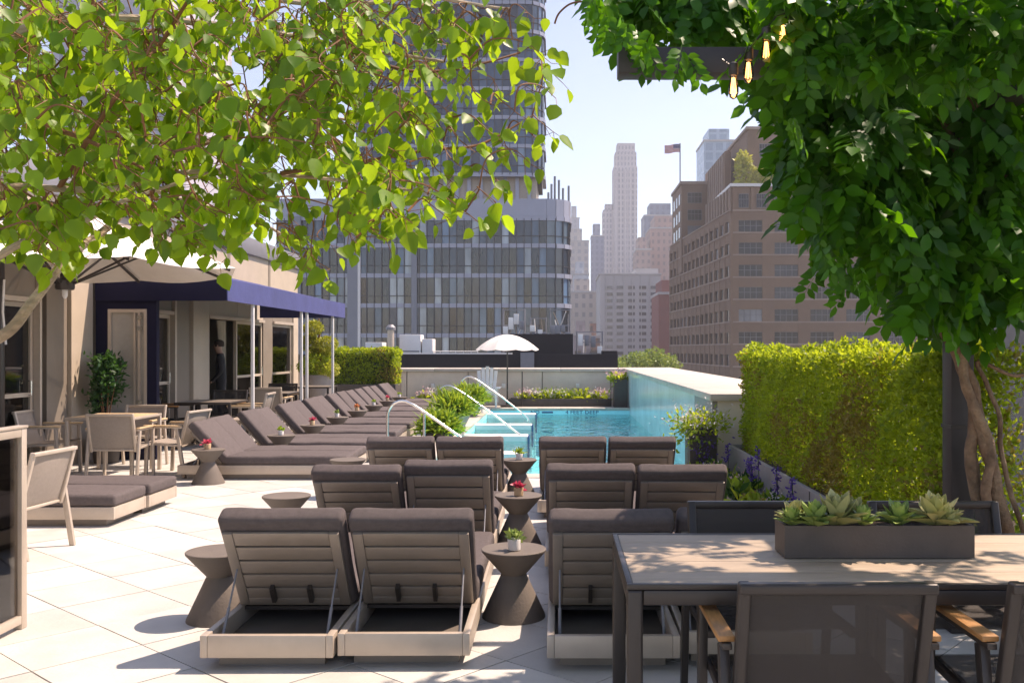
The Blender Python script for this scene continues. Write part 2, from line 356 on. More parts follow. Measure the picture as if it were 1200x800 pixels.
L.new(fr.outputs[0], ms.inputs[0]); L.new(tr.outputs[0], ms.inputs[1]); L.new(gl.outputs[0], ms.inputs[2]); L.new(ms.outputs[0], N['Material Output'].inputs[0])
MB().add([(PX0+.002,PY0+.002,-.14),(PX1-.002,PY0+.002,-.14),(PX1-.002,PY1-.002,-.14),(PX0+.002,PY1-.002,-.14)], [(0,1,2,3)]).build('pool_water', wm, kind='structure')
def text(s, size, loc, rot, m, parent, sx=1):
    cu = bpy.data.curves.new('lettering', 'FONT'); cu.body = s; cu.size = size; cu.align_x = 'CENTER'; cu.align_y = 'CENTER'; cu.extrude = .002; cu.materials.append(m)
    o = link('lettering', cu, parent, loc, rot); o.scale.x = sx; return o
yw = PY1 - .006
text('4 FEET DEEP', .125, ((682-VX)*yw/FPX, yw, -.095), (R(90),0,0), BLUE, pool, 1.25)
text('NO', .125, ((627-VX)*yw/FPX, yw, -.095), (R(90),0,0), BLUE, pool, 1.15)
MB().box((635-VX)*yw/FPX, (648-VX)*yw/FPX, yw-.004, yw+.003, -.115, -.075).build('marker_tile', BLUE, pool)

# right hand pool wall with its wide stone coping
wr = thing('pool_side_wall', 'pale blue glazed wall with wide stone coping along the right side of the pool', 'wall', (PX1, 12, 0))
def at(o, parent):      # keep world coordinates under a moved parent
    o.parent = parent; o.location = o.location - Vector(parent.location); return o
for i in range(6):
    y0 = 12.4 + (25.3-12.4)*i/6; y1 = 12.4 + (25.3-12.4)*(i+1)/6
    at(MB().box(PX1+.001, PX1+.06, y0+.004, y1-.004, -1.0, .90).build('glazed_panel', POOLW), wr)
at(MB().box(PX1+.06, DX1-.05, 10.95, 26.55, -.35, .895).build('wall_core', PARAPET), wr)
at(MB().box(PX1+.001, PX1+.0595, 10.95, 12.395, -.004, .895).build('end_pier', PLANTER), wr)
for i in range(11):
    y0 = 10.9 + (26.7-10.9)*i/11; y1 = 10.9 + (26.7-10.9)*(i+1)/11
    at(MB().box(PX1-.03, DX1+.02, y0+.003, y1-.003, .897, .98).build('coping_stone', STONE2, bev=.008), wr)
# far parapet
wf = thing('far_parapet', 'beige panelled parapet wall with stone coping beyond the pool', 'wall', (-2, 25.3, 0))
xs = [-8.2, -6.3, -4.25, -2.38, -.72, .45-.03, 1.45, 1.78]
xs = [-10.2, -8.1, -6.1, -4.1, -2.45, -.45, 1.4, 1.785]
for a, b in zip(xs[:-1], xs[1:]):
    at(MB().box(a+.012, b-.012, 25.3, 25.36, 0, .885).build('panel', PARAPET), wf)
at(MB().box(-10.2, 1.78, 25.365, 26.55, 0, .89).build('wall_core', BEIGE_D), wf)
for i in range(7):
    a = -10.2 + (PX1-.035+10.2)*i/7; b = -10.2 + (PX1-.035+10.2)*(i+1)/7
    at(MB().box(a+.003, b-.003, 25.24, 26.62, .892, .975).build('coping_stone', STONE2, bev=.008), wf)
for px in (507, 677, 590):
    l = MB(); p = P(px, 452, 25.25); l.box(p.x-.05, p.x+.05, 25.235, 25.299, p.z-.06, p.z+.06); at(l.build('wall_light', WHITEM, bev=.008), wf)

# ---------------------------------------------------------------- sun loungers
LW, LL, HY, HZ = .622, 1.95, .50, .165
def cushion(x0, x1, y0, y1, z0, z1, bev=.028):
    def fn(bm):
        bmesh.ops.subdivide_edges(bm, edges=[e for e in bm.edges if e.calc_length() > .25], cuts=7, use_grid_fill=True)
        cx, cy = (x0+x1)/2, (y0+y1)/2
        for v in bm.verts:
            u = max(0, 1-((v.co.x-cx)/((x1-x0)/2))**2); w_ = max(0, 1-((v.co.y-cy)/((y1-y0)/2))**2)
            if v.co.z > (z0+z1)/2: v.co.z += .018*math.sqrt(u*w_) + .009*noise.noise(v.co*7)
            v.co.y += .006*noise.noise(v.co*5+Vector((3,1,2))); v.co.x += .005*noise.noise(v.co*6)
    return MB().box(x0, x1, y0, y1, z0, z1).mesh('cushion', FABRIC, bev, 4, True, fn)
def lounger_proto():
    o = thing('sun_lounger', 'x', 'sun lounger'); h = LW/2
    f = MB(); f.box(-h, -h+.035, 0, LL, .06, HZ); f.box(h-.035, h, 0, LL, .06, HZ)
    f.box(-h+.0352, h-.0352, 0, .035, .06, HZ); f.box(-h+.0352, h-.0352, LL-.035, LL, .06, HZ)
    f.build('base_frame', TAUPE_L, o, bev=.004)
    p = MB(); p.box(-h+.06, h-.06, .09, LL-.09, 0, .0595); p.build('plinth', TAUPE, o)
    MB().box(-h+.036, h-.036, .036, LL-.036, .0605, .072).build('inner_tray', CONC, o)
    MB().box(-h+.036, h-.036, HY+.03, LL-.036, .14, .158).build('seat_deck', CHAR, o)
    link('seat_cushion', cushion(-h+.006, h-.006, HY+.035, LL+.005, HZ+.002, HZ+.10), o)
    bf = MB(); bl = .515                                 # back rest in hinge space, flat towards -y
    bf.box(-h+.025, -h+.075, -bl, -.01, 0, .022); bf.box(h-.075, h-.025, -bl, -.01, 0, .022); bf.box(-h+.0752, h-.0752, -.06, -.01, 0, .022)
    b = bf.build('back_frame', TAUPE, o, bev=.003); b.location = (0, HY, HZ)
    sl_me = MB().box(-h+.0755, h-.0755, -.042, .042, .003, .02).mesh('slat', TAUPE, .004)
    for i in range(5): link('slat', sl_me, b, (0, -bl+.0405+i*.0965, 0))
    MB().box(-.105, -.085, -.16, -.06, -.03, .002).build('latch', CHAR, b); MB().box(.085, .105, -.16, -.06, -.03, .002).build('latch', CHAR, b)
    c = link('back_cushion', cushion(-h+.004, h-.004, -.59, .02, .024, .12), o, (0, HY, HZ))
    st_me = MB().tube([(0,0,0),(0,0,.5),(0,0,.5),(0,0,1)], [.008,.008,.005,.005], 8).mesh('gas_strut', GREYCAP, smooth=True)
    link('gas_strut', st_me, o); link('gas_strut', st_me, o)
    return o
def pose(o, ang):
    a = R(ang); si = 0; h = LW/2
    for c in o.children:
        n = c.name.split('.')[0]
        if n in ('back_frame', 'back_cushion'): c.rotation_euler = (-a, 0, 0)
        if n == 'gas_strut':
            x = (-1 if si == 0 else 1) * (h-.06); si += 1
            p = Vector((x, .10, .075)); q = Vector((x, HY - .29*math.cos(a), HZ + .29*math.sin(a) - .012)); d = q - p
            c.location = p; c.rotation_euler = d.to_track_quat('Z', 'Y').to_euler(); c.scale = (1, 1, d.length)
LP = lounger_proto(); NL = [0]
def lounger(x, y, rz, ang, label, group):
    o = place(LP, NL[0] > 0, (x, y, 0), rz, label, group); NL[0] += 1; pose(o, ang); return o
g1 = 'sun loungers in the middle facing the pool'
ordn = ['nearest', 'middle', 'farthest']
rows = [(4.40, -1.365, -.73, .255, .888, (57, 55, 56, 56)), (6.22, -1.39, -.763, .216, .846, (55, 60, 57, 56)), (8.32, -1.44, -.81, .12, .755, (53, 53, 54, 54))]
for r, (y, a, b, c, d, an) in enumerate(rows):
    names = [f'charcoal cushioned sun lounger, leftmost in the {ordn[r]} row seen from behind',
             f'charcoal cushioned sun lounger, second from left in the {ordn[r]} row seen from behind',
             f'charcoal cushioned sun lounger just right of the hourglass tables in the {ordn[r]} row',
             f'charcoal cushioned sun lounger, rightmost in the {ordn[r]} row seen from behind']
    for x, n, k in zip((a, b, c, d), names, an):
        lounger(x, y + random.uniform(-.035, .035), R(random.uniform(-1, 1)), k + random.uniform(-1.5, 1.5), n, g1)
g2 = 'sun loungers in the long row along the left terrace'
oc = ['nearest', 'second', 'third', 'fourth', 'fifth', 'sixth', 'seventh', 'farthest']
XR = -4.40; LPY = [10.80 + 1.63*i for i in range(8)]
for i, y in enumerate(LPY):
    for q in range(2):
        lounger(XR + random.uniform(-.03, .03) - .012*i, y + LW/2 + q*.634, R(-90), 47 + random.uniform(-2, 2),
                f'reclined grey sun lounger, {"near" if q == 0 else "far"} one of the {oc[i]} pair in the left row', g2)
for q in range(2):
    lounger(-3.76 - LL + q*.02, 7.93 + LW/2 + q*.64, R(-90), 30, f'low flat sun lounger by the aluminium chair at left, {"nearer" if q == 0 else "farther"} of the two', 'two flat sun loungers at the left edge')

# ---------------------------------------------------------------- hourglass side tables with little pots
def table_proto():
    o = thing('side_table', 'x', 'side table')
    MB().lathe([(.178,0),(.176,.012),(.072,.236),(.07,.24)], 40).build('lower_cone', CONC, o, smooth=True)
    MB().lathe([(.07,.2402),(.074,.246),(.181,.368),(.182,.378),(.179,.381)], 40).build('upper_cone', CONC, o, smooth=True); return o
TP = table_proto(); NT = [0]
def stable(x, y, label, group='hourglass side tables'):
    o = place(TP, NT[0] > 0, (x, y, 0), random.uniform(0, 6), label, group); NT[0] += 1; return o
def pot(x, y, z, kind, label):
    o = thing('potted_flower', label, 'potted plant', (x, y, z), random.uniform(0, 6), 'little pots on the side tables')
    m = {'cactus': WHITEM, 'white': WHITEM, 'pink': TEAK_L, 'orange': TEAK_L}[kind]
    MB().lathe([(.026,0),(.034,.004),(.038,.06),(.036,.064),(.030,.060)], 16).build('pot', m, o, smooth=True)
    n = 46; lm = {'cactus': L_SUCC, 'white': L_FERN, 'pink': PINK, 'orange': ORANGE}[kind]
    pos = RNG.normal(size=(n,3))*(.016,.016,.010) + (0,0,.075); d = rdir(n, (0,0,.7))
    link('flower' if kind in ('pink','orange') else 'foliage', scatter('flower', *OVAL, pos, d, rdir(n), RNG.uniform(.035,.055,n), lm), o, kind='stuff')
    if kind in ('pink','orange'):
        n = 14; link('foliage', scatter('foliage', *OVAL, RNG.normal(size=(n,3))*(.012,.012,.004)+(0,0,.062), rdir(n,(0,0,.2)), rdir(n), np.full(n,.04), L_DARK), o, kind='stuff')
ts = [(F(602,722).x, 5.28, 'cactus', 'between the nearest loungers'), (F(606,644).x, 7.22, 'pink', 'between the middle row loungers'), (F(608,583).x+.0, 9.55, 'white', 'between the farthest row loungers')]
for x, y, k, w_ in ts:
    stable(x, y, f'dark hourglass side table {w_}'); pot(x+.005, y-.05, .381, k, f'{ {"cactus":"white pot with a small cactus","pink":"round tan pot with a magenta flower","white":"white pot with a green sprig"}[k]} on the side table {w_}')
stable(-1.89, 5.23, 'dark hourglass side table left of the nearest loungers, empty top')
pp = P(336, 584, 8.0); stable(-2.09, 7.2, 'dark hourglass side table left of the middle row loungers, empty top')
stable(-2.15, 9.56, 'dark hourglass side table hidden low beside the far row and the left row')
stable(-3.93, 10.52, 'dark hourglass side table in front of the nearest left row lounger'); pot(-3.93, 10.50, .381, 'pink', 'tan pot with a pink flower on the table before the left row')
kinds = ['white', 'pink', 'cactus', 'orange', 'white', 'pink', 'white']
for i in range(7):
    y = LPY[i] + 1.262 + .185; x = -3.62 - .02*i
    stable(x, y, f'small hourglass table after the {oc[i]} pair of left row loungers'); pot(x, y-.03, .381, kinds[i], f'little potted {"flower" if kinds[i] in ("pink","orange") else "plant"} on the table after the {oc[i]} left lounger pair')

# ---------------------------------------------------------------- dining chairs and tables
def chair_proto(frame, sling, arm, wid=.57):
    o = thing('dining_chair', 'x', 'chair'); h = wid/2
    for s in (-1, 1):
        MB().bar((s*(h+.02), .22, 0), (s*(h+.02), .20, .615), .03, .045, (0,1,0)).build('leg', frame, o, bev=.004)
        MB().bar((s*(h+.02), -.30, 0), (s*(h+.02), -.20, .615), .03, .045, (0,1,0)).build('leg', frame, o, bev=.004)
        a = MB().box(s*(h+.02)-.015, s*(h+.02)+.015, -.27, .235, .6155, .635).build('arm_rail', frame, o, bev=.003)
        MB().box(s*(h+.02)-.026, s*(h+.02)+.026, -.26, .245, .6355, .655).build('armrest', arm, o, bev=.006)
        MB().bar((s*(h-.012), .24, .42), (s*(h-.012), -.22, .395), .035, .03).build('seat_rail', frame, o, bev=.004)
        MB().bar((s*(h+.006), -.21, .40), (s*(h+.006), -.235, .40), .03, .03).build('bracket', frame, o)
    bt = Vector((0, -.335, .83)); bb = Vector((0, -.215, .36)); bf = MB()
    for s in (-1, 1): bf.bar((s*(h-.018), bb.y, bb.z), (s*(h-.018), bt.y, bt.z), .036, .036, (0,1,0))
    bf.bar((-h+.0005, bt.y-.004, bt.z-.015), (h-.0005, bt.y-.004, bt.z-.015), .040, .032, (0,0,1)); bf.bar((-h+.037, bb.y, bb.z+.02), (h-.037, bb.y, bb.z+.02), .025, .025)
    bf.build('back_frame', frame, o, bev=.008, seg=3)
    def sheet(pts, name):
        m = MB(); n = 8; vs = []
        for j in range(n+1):
            for i in range(n+1):
                u, v = i/n, j/n; p = Vector(pts[0]).lerp(Vector(pts[1]), u).lerp(Vector(pts[3]).lerp(Vector(pts[2]), u), v)
                sag = .022*(1-(2*u-1)**2)*(1-(2*v-1)**2); p += Vector((0, -sag, 0)) if name == 'back_sling' else Vector((0,0,-sag)); vs.append(p)
        k = n+1; top = [(j*k+i, j*k+i+1, (j+1)*k+i+1, (j+1)*k+i) for j in range(n) for i in range(n)]
        nrm = Vector((0,.004,0)) if name == 'back_sling' else Vector((0,0,.004))
        m.add(vs, top); m.add([v+nrm for v in vs], [f[::-1] for f in top]); m.build(name, sling, o, smooth=True)
    sheet([(-h+.037,bb.y,bb.z+.035),(h-.037,bb.y,bb.z+.035),(h-.037,bt.y+.004,bt.z-.03),(-h+.037,bt.y+.004,bt.z-.03)], 'back_sling')
    sheet([(-h+.006,-.20,.412),(h-.006,-.20,.412),(h-.006,.235,.437),(-h+.006,.235,.437)], 'seat_sling')
    return o
CD = chair_proto(CHAR, SLING_D, TEAK); CL = chair_proto(TAUPE_L, SLING, TEAK_L); nd = [0]; nl = [0]
def chair(pr, cnt, x, y, rz, label, group, s=1):
    o = place(pr, cnt[0] > 0, (x, y, 0), R(rz), label, group); cnt[0] += 1; o.scale = (s, s, s); return o
gd = 'charcoal mesh chairs at the big dining table'
chair(CD, nd, .80, 3.03, 0, 'charcoal mesh armchair seen from behind, centred at the near side of the table', gd)
chair(CD, nd, 1.58, 3.03, 0, 'charcoal mesh armchair cut by the right edge at the near table side', gd)
chair(CD, nd, .85, 3.80, 180, 'charcoal mesh armchair across the table, left of the succulent trough', gd)
chair(CD, nd, 1.645, 3.80, 180, 'charcoal mesh armchair across the table behind the right end of the trough', gd)
tb = thing('dining_table', 'big slatted dining table with charcoal legs in the right foreground', 'table', (1.32, 3.45, 0))
hx, hy, tz = 1.10, .42, .74
for sx in (-1, 1):
    for sy in (-1, 1): MB().box(sx*(hx-.026)-.026, sx*(hx-.026)+.026, sy*(hy-.026)-.026, sy*(hy-.026)+.026, 0, tz-.0165).build('leg', CHAR, tb, bev=.01, seg=3)
for sy in (-1, 1): MB().box(-hx+.053, hx-.053, sy*(hy-.02)-.018, sy*(hy-.02)+.018, tz-.068, tz-.018).build('apron', CHAR, tb, bev=.006)
for sx in (-1, 1): MB().box(sx*(hx-.02)-.018, sx*(hx-.02)+.018, -hy+.053, hy-.053, tz-.068, tz-.018).build('apron', CHAR, tb, bev=.006)
fr_ = MB(); fr_.box(-hx, hx, -hy, -hy+.02, tz-.016, tz+.002); fr_.box(-hx, hx, hy-.02, hy, tz-.016, tz+.002); fr_.box(-hx, -hx+.02, -hy+.0202, hy-.0202, tz-.016, tz+.002); fr_.box(hx-.02, hx, -hy+.0202, hy-.0202, tz-.016, tz+.002)
fr_.build('rim', CHAR, tb, bev=.002)
npk = 5; pw = (2*hy-.042)/npk
for i in range(npk): MB().box(-hx+.021, hx-.021, -hy+.021+i*pw+.002, -hy+.021+(i+1)*pw-.002, tz-.014, tz).build('board', TEAK_W, tb, bev=.002)
# succulent trough
x0, x1, y0, y1, z0 = .818, 1.506, 3.40, 3.555, .744
tg = thing('succulent_trough', 'long low charcoal planter trough on the dining table', 'planter', ((x0+x1)/2, (y0+y1)/2, z0)); a, b, hh = (x1-x0)/2, (y1-y0)/2, .117
m = MB(); m.box(-a, a, -b, -b+.012, 0, hh); m.box(-a, a, b-.012, b, 0, hh); m.box(-a, -a+.012, -b+.0121, b-.0121, 0, hh); m.box(a-.012, a, -b+.0121, b-.0121, 0, hh); m.box(-a+.013, a-.013, -b+.013, b-.013, .002, .02)
m.build('trough', mat('trough_concrete', (.10,.078,.064), .65, var=.15, vs=9, bump=.1, bs=90), tg)
MB().box(-a+.0125, a-.0125, -b+.0125, b-.0125, .02, hh-.012).build('soil', SOIL, tg)
pet_v = []; pet_f = []
def petal_mesh(name, m, wd, th, curl):
    M_ = MB(); n = 7; vs = []; fs = []
    for i in range(n+1):
        t_ = i/n; w2 = wd*(.35+1.0*math.sin(math.pi*min(1, t_**.8*.62+.12)))*(1-t_**5); w2 = max(w2, .002); y = t_; z = curl*t_*t_
        th2 = th*(1-t_*.85)
        vs += [(-w2, y, z+.06*w2/wd), (0, y, z+th2*.2), (w2, y, z+.06*w2/wd), (0, y, z-th2)]
    for i in range(n):
        for k in range(4): fs.append((i*4+k, i*4+(k+1)%4, i*4+4+(k+1)%4, i*4+4+k))
    fs += [(3,2,1,0), tuple(n*4+k for k in range(4))]
    return M_.add(vs, fs).mesh(name, m, smooth=True)
pet = {(k, c): petal_mesh('leaf', mm, w2, .10, c) for k, mm in (('g', L_SUCC), ('c', L_SUCC2)) for c, w2 in ((.25, .20), (-.1, .17))}
succ = [(.85, .03, .058, 'g', 'small pale rosette at the left end'), (.872, .08, .075, 'c', 'upright cream edged rosette at the back left'), (.935, .02, .086, 'g', 'plump green rosette second from left'), (1.02, .045, .112, 'c', 'largest spreading rosette in the middle'),
        (1.085, .09, .085, 'c', 'cream rosette behind the middle'), (1.11, .03, .065, 'g', 'dark green rosette right of the middle'), (1.245, .04, .078, 'g', 'green rosette with tan base right of the gap'), (1.385, .05, .108, 'c', 'large yellow green rosette at the right end'), (1.42, .02, .06, 'c', 'dry looking rosette at the far right front')]
for x, dy, s, k, d in succ:
    o = thing('succulent', f'{d} of the trough', 'succulent', (x, y0+dy, z0+hh-.012), random.uniform(0,6), 'succulents in the trough')
    nn = 34
    for i in range(nn):
        t_ = i/nn; el = R(78 - 66*t_**.9) ; az = i*2.39996
        l = link('leaf', pet[(k, .25 if t_ < .6 else -.1)], o, (0,0,.012+.018*(1-t_)), None)
        l.rotation_euler = (Matrix.Rotation(az, 3, 'Z') @ Matrix.Rotation(el + random.uniform(-.1,.1), 3, 'X')).to_euler()
        q = 1.22*s*(.62+.45*t_)*random.uniform(.85,1.1); l.scale = (q*.95, q, q)

# left dining set under the umbrella
def sq_table(x, y, w_, label, top=TEAK_L, legm=TAUPE_L, h=.70):
    o = thing('square_table', label, 'table', (x, y, 0)); q = w_/2
    for sx in (-1,1):
        for sy in (-1,1): MB().box(sx*(q-.022)-.02, sx*(q-.022)+.02, sy*(q-.022)-.02, sy*(q-.022)+.02, 0, h-.031).build('leg', legm, o, bev=.004)
    f = MB(); f.box(-q, q, -q, -q+.03, h-.03, h); f.box(-q, q, q-.03, q, h-.03, h); f.box(-q, -q+.03, -q+.0302, q-.0302, h-.03, h); f.box(q-.03, q, -q+.0302, q-.0302, h-.03, h); f.build('rim', legm, o, bev=.003)
    n = 6
    for i in range(n): a_ = -q+.031+(w_-.062)*i/n; MB().box(-q+.031, q-.031, a_+.002, a_+(w_-.062)/n-.002, h-.025, h+.003).build('board', top, o)
    return o
sq_table(-5.37, 11.35, .80, 'pale wooden square table under the white umbrella')
gl_ = 'aluminium chairs with taupe slings on the left'
chair(CL, nl, -5.06, 10.86, 2, 'taupe sling chair seen from behind at the near side of the square table', gl_, .93)
chair(CL, nl, -5.40, 11.98, 180, 'pale sling chair on the far side of the square table by the plant', gl_, .93)
chair(CL, nl, -6.05, 11.2, -88, 'aluminium sling chair on the left side of the square table', gl_, .93)
chair(CL, nl, -4.62, 11.3, 82, 'aluminium sling chair on the right side of the square table', gl_, .93)
chair(CL, nl, -4.02, 6.93, 86, 'aluminium sling chair beside the glass screen in the left foreground', gl_, .92)
sq_table(-4.78, 6.9, .8, 'square table behind the glass screen at the left edge', TEAK_W, TAUPE_L)
# dark sets under the awning
sq_table(-5.35, 14.5, .85, 'dark square table under the near end of the awning', TAUPE, CHAR)
chair(CD, nd, -5.95, 14.4, -90, 'dark armchair left of the first table under the awning', 'chairs under the awning')
chair(CD, nd, -5.4, 15.1, 180, 'dark armchair behind the first table under the awning', 'chairs under the awning')
chair(CL, nl, -4.78, 14.45, 95, 'taupe sling chair right of the first table under the awning', 'chairs under the awning')
sq_table(-5.35, 17.4, .9, 'dark square table in the middle under the awning', TAUPE, CHAR)
chair(CL, nl, -5.15, 16.8, 0, 'taupe sling chair at the second table under the awning', 'chairs under the awning')
chair(CD, nd, -5.4, 18.05, 180, 'dark armchair behind the second table under the awning', 'chairs under the awning')
sq_table(-5.3, 20.3, .85, 'small far table near the topiary pot', TAUPE, CHAR)

# glass screen in the left foreground
gs = thing('glass_screen', 'metal framed glass screen panel at the left edge of the foreground', 'screen', (-2.9, 5.05, 0))
m = MB(); m.box(-.025,.025,-.025,.025,0,1.075); m.box(-.025,.025,-1.725,-1.675,0,1.075); m.box(-.025,.025,-1.6745,-.0255,1.03,1.075); m.box(-.025,.025,-1.6745,-.0255,.03,.075); m.build('frame', TAUPE_L, gs, bev=.004)
MB().box(-.004,.004,-1.67,-.03,.08,1.028).build('pane', glass_mat('smoked_glass', (.66,.62,.58)), gs)
MB().box(-.03,.03,-1.73,.03,1.0755,1.09).build('top_rail', TAUPE_L, gs, bev=.003)

# ---------------------------------------------------------------- hotel facade on the left
FX = -6.3
hb = thing('hotel_building', 'low beige hotel pavilion with glazed doors behind the terrace on the left', 'building', (FX, 12, 0))
def hpart(name, m, mt, parent=None, **k):
    o = m.build(name, mt, None, **k)
    if parent is None: return at(o, hb)
    o.parent = parent; return o
GL_D = glass_mat('door_glass', (.55, .56, .54)); GL_G = glass_mat('green_glass', (.25, .42, .32))
hpart('podium', MB().box(DX0, DX1-.05, DY0, DY1-.05, -34.9, -1.5), mat('podium_brick', (.2,.14,.11), .8, var=.2, vs=.5))
hpart('roof', MB().box(-10.9, FX-.3, 1, 22.6, 3.35, 3.5), BLACK)
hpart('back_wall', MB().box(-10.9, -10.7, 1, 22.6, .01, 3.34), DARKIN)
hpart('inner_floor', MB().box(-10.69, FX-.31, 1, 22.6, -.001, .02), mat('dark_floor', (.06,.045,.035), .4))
hpart('upper_wall', MB().box(FX-.3, FX-.02, 1, 22.7, 2.56, 3.42), BEIGE)
for y in (12.9, 15.4, 17.9, 20.4): hpart('wall_joint', MB().box(FX-.021, FX-.012, y, y+.14, 2.565, 3.415), BEIGE_D)
hpart('roof_cap', MB().box(FX-.34, FX+.05, 1, 22.75, 3.422, 3.76), GREYCAP, bev=.01)
hpart('end_wall', MB().box(-10.7, FX-.3, 22.45, 22.7, .02, 3.42), BEIGE)
hpart('end_wall', MB().box(-10.7, FX-.3, 1.0, 1.2, .02, 3.34), BEIGE)
segs = [(1, 4.5, 'b'), (4.5, 6.2, 'g'), (6.2, 8.6, 'b'), (8.6, 10.3, 'g'), (10.3, 10.52, 'b'), (10.52, 11.36, 'g'), (11.36, 11.41, 'w'), (11.41, 11.6, 'd'), (11.6, 12.08, 'm'), (12.08, 12.14, 'd'), (12.14, 12.7, 'b'),
        (12.7, 12.78, 'd'), (12.86, 14.6, 'b'), (14.6, 15.36, 'g'), (15.36, 15.44, 'w'), (15.44, 16.08, 'm'), (16.08, 16.16, 'd'), (16.16, 16.9, 'p'), (16.9, 18.5, 'o'), (18.5, 20.1, 'G'), (20.1, 20.75, 'm'), (20.75, 22.3, 'g'), (22.3, 22.7, 'b')]
for a, b, k in segs:
    if k == 'b': hpart('wall_panel', MB().box(FX-.22, FX-.004, a, b-.004, 0, 2.555), BEIGE)
    if k == 'm': hpart('wall_panel', MB().box(FX-.22, FX-.03, a, b-.004, 0, 2.555), BEIGE_D)
    if k == 'w': hpart('door_post', MB().box(FX-.2, FX+.02, a, b-.004, 0, 2.555), TAUPE_L)
    if k == 'p': hpart('pilaster', MB().box(FX-.22, FX+.01, a, b-.004, 0, 2.555), BEIGE, bev=.006)
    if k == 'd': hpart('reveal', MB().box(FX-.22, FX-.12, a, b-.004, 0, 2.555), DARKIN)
    if k in 'gGo':
        hpart('transom', MB().box(FX-.2, FX-.03, a+.004, b-.004, 2.12, 2.555), BEIGE if k != 'g' else BEIGE_D)
        hpart('lintel', MB().box(FX-.18, FX+.012, a+.004, b-.004, 2.06, 2.118), TAUPE_L)
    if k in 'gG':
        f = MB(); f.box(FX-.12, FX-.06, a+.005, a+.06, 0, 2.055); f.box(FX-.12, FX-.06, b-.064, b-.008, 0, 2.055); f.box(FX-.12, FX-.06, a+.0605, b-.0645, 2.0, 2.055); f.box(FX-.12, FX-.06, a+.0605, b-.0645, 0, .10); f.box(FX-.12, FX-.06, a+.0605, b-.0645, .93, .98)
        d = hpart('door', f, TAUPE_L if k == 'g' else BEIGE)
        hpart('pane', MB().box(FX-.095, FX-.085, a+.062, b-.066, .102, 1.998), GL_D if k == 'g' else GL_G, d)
        hpart('handle', MB().tube([(FX-.05, b-.12, .95), (FX-.02, b-.12, .95), (FX-.02, b-.12, 1.12), (FX-.05, b-.12, 1.12)], .01), STEEL, d)
# curtain in the open doorway
c_ = MB(); vs_ = []; nn = 24
for j in range(9):
    zz = 2.05 - j*.17; pin = 1 - .35*math.sin(math.pi*min(1, j/8))
    for i in range(nn+1): vs_.append((FX-.3 + .05*math.sin(i*1.9), 18.12 + .35*(1-pin)*1.0 + .35*pin*i/nn, zz))
k = nn+1; c_.add(vs_, [(j*k+i, j*k+i+1, (j+1)*k+i+1, (j+1)*k+i) for j in range(8) for i in range(nn)])
c_.build('curtain', mat('cream_curtain', (.62,.56,.47), .9, var=.05), label='cream curtain tied back in the open doorway', cat='curtain', smooth=True)
# navy vestibule
vb = thing('entrance_vestibule', 'navy painted vestibule wall with tall glazed door left of the awning', 'entrance', (-5.9, 12.8, 0)); vy0, vy1 = 12.76, 12.85
def vp(n_, m, mt, par=None, **k_):
    o = m.build(n_, mt, None, **k_)
    if par: o.parent = par; return o
    return at(o, vb)
vp('wall', MB().box(FX+.004, -6.13, vy0, vy1, 0, 2.62), NAVY); vp('wall', MB().box(-5.60, -5.47, vy0, vy1, 0, 2.5), NAVY)
vp('wall', MB().box(-6.1295, -5.6005, vy0, vy1, 2.045, 2.58), NAVY); vp('wall', MB().box(-6.1295, -5.6005, vy0, vy1, 0, .60), NAVY)
f = MB(); f.box(-6.129, -6.09, vy0-.01, vy1-.02, .601, 2.044); f.box(-5.64, -5.601, vy0-.01, vy1-.02, .601, 2.044); f.box(-6.0895, -5.6405, vy0-.01, vy1-.02, 2.0, 2.044); f.box(-6.0895, -5.6405, vy0-.01, vy1-.02, .601, .64); f.box(-5.78, -5.755, vy0-.01, vy1-.02, .641, 1.999); f.box(-5.72, -5.69, vy0-.012, vy1-.02, .641, 1.999)
d = vp('door_frame', f, TAUPE_L); vp('pane', MB().box(-6.089, -5.641, vy0+.025, vy0+.033, .642, 1.998), mat('painted_reflection_glass', (.36,.34,.31), .08, var=.25, vs=1.2), d)  # opaque pane, its beige reflection painted into the colour
for z in (.75, 1.75, 1.9): vp('hinge', MB().box(-5.72, -5.66, vy0-.02, vy0-.012, z, z+.06), STEEL, d)
# awning
AX, AY0, AY1 = -4.5, 12.72, 19.7
aw = thing('awning', 'long navy canvas awning on pale posts along the hotel facade', 'awning', (-5.4, 16, 0))
vs_ = []; nx, ny = 8, 28
for j in range(ny+1):
    for i in range(nx+1):
        u = i/nx; y = AY0 + (AY1-AY0)*j/ny; vs_.append((FX+.02 + (AX-FX-.02)*u, y, 2.86 - .41*u - .02*math.sin(math.pi*u)*(.5+.5*math.cos(j/ny*math.pi*8))))
k = nx+1; m = MB().add(vs_, [(j*k+i, j*k+i+1, (j+1)*k+i+1, (j+1)*k+i) for j in range(ny) for i in range(nx)])
at(m.build('canopy', CANVAS, smooth=True), aw)
at(MB().box(AX, AX+.012, AY0-.004, AY1, 2.155, 2.452).build('valance', CANVAS), aw)
for y, n_ in ((AY0-.012, 'gable'), (AY1+.002, 'gable')):
    at(MB().add([(FX+.02,y,2.155),(AX,y,2.155),(AX,y,2.448),(FX+.02,y,2.855),(FX+.02,y+.01,2.155),(AX,y+.01,2.155),(AX,y+.01,2.448),(FX+.02,y+.01,2.855)], [(0,1,2,3),(7,6,5,4),(0,4,5,1),(1,5,6,2),(2,6,7,3),(3,7,4,0)]).build(n_, CANVAS if y > 15 else NAVY), aw)  # near gable cloth gets a darker navy, its shade put into the colour
for px in (299, 355.5, 362, 392):
    yy = AX*-1*FPX/(VX-px); at(MB().box(AX-.06, AX-.015, yy-.022, yy+.022, 0, 2.44).build('post', WHITEM, bev=.004), aw)
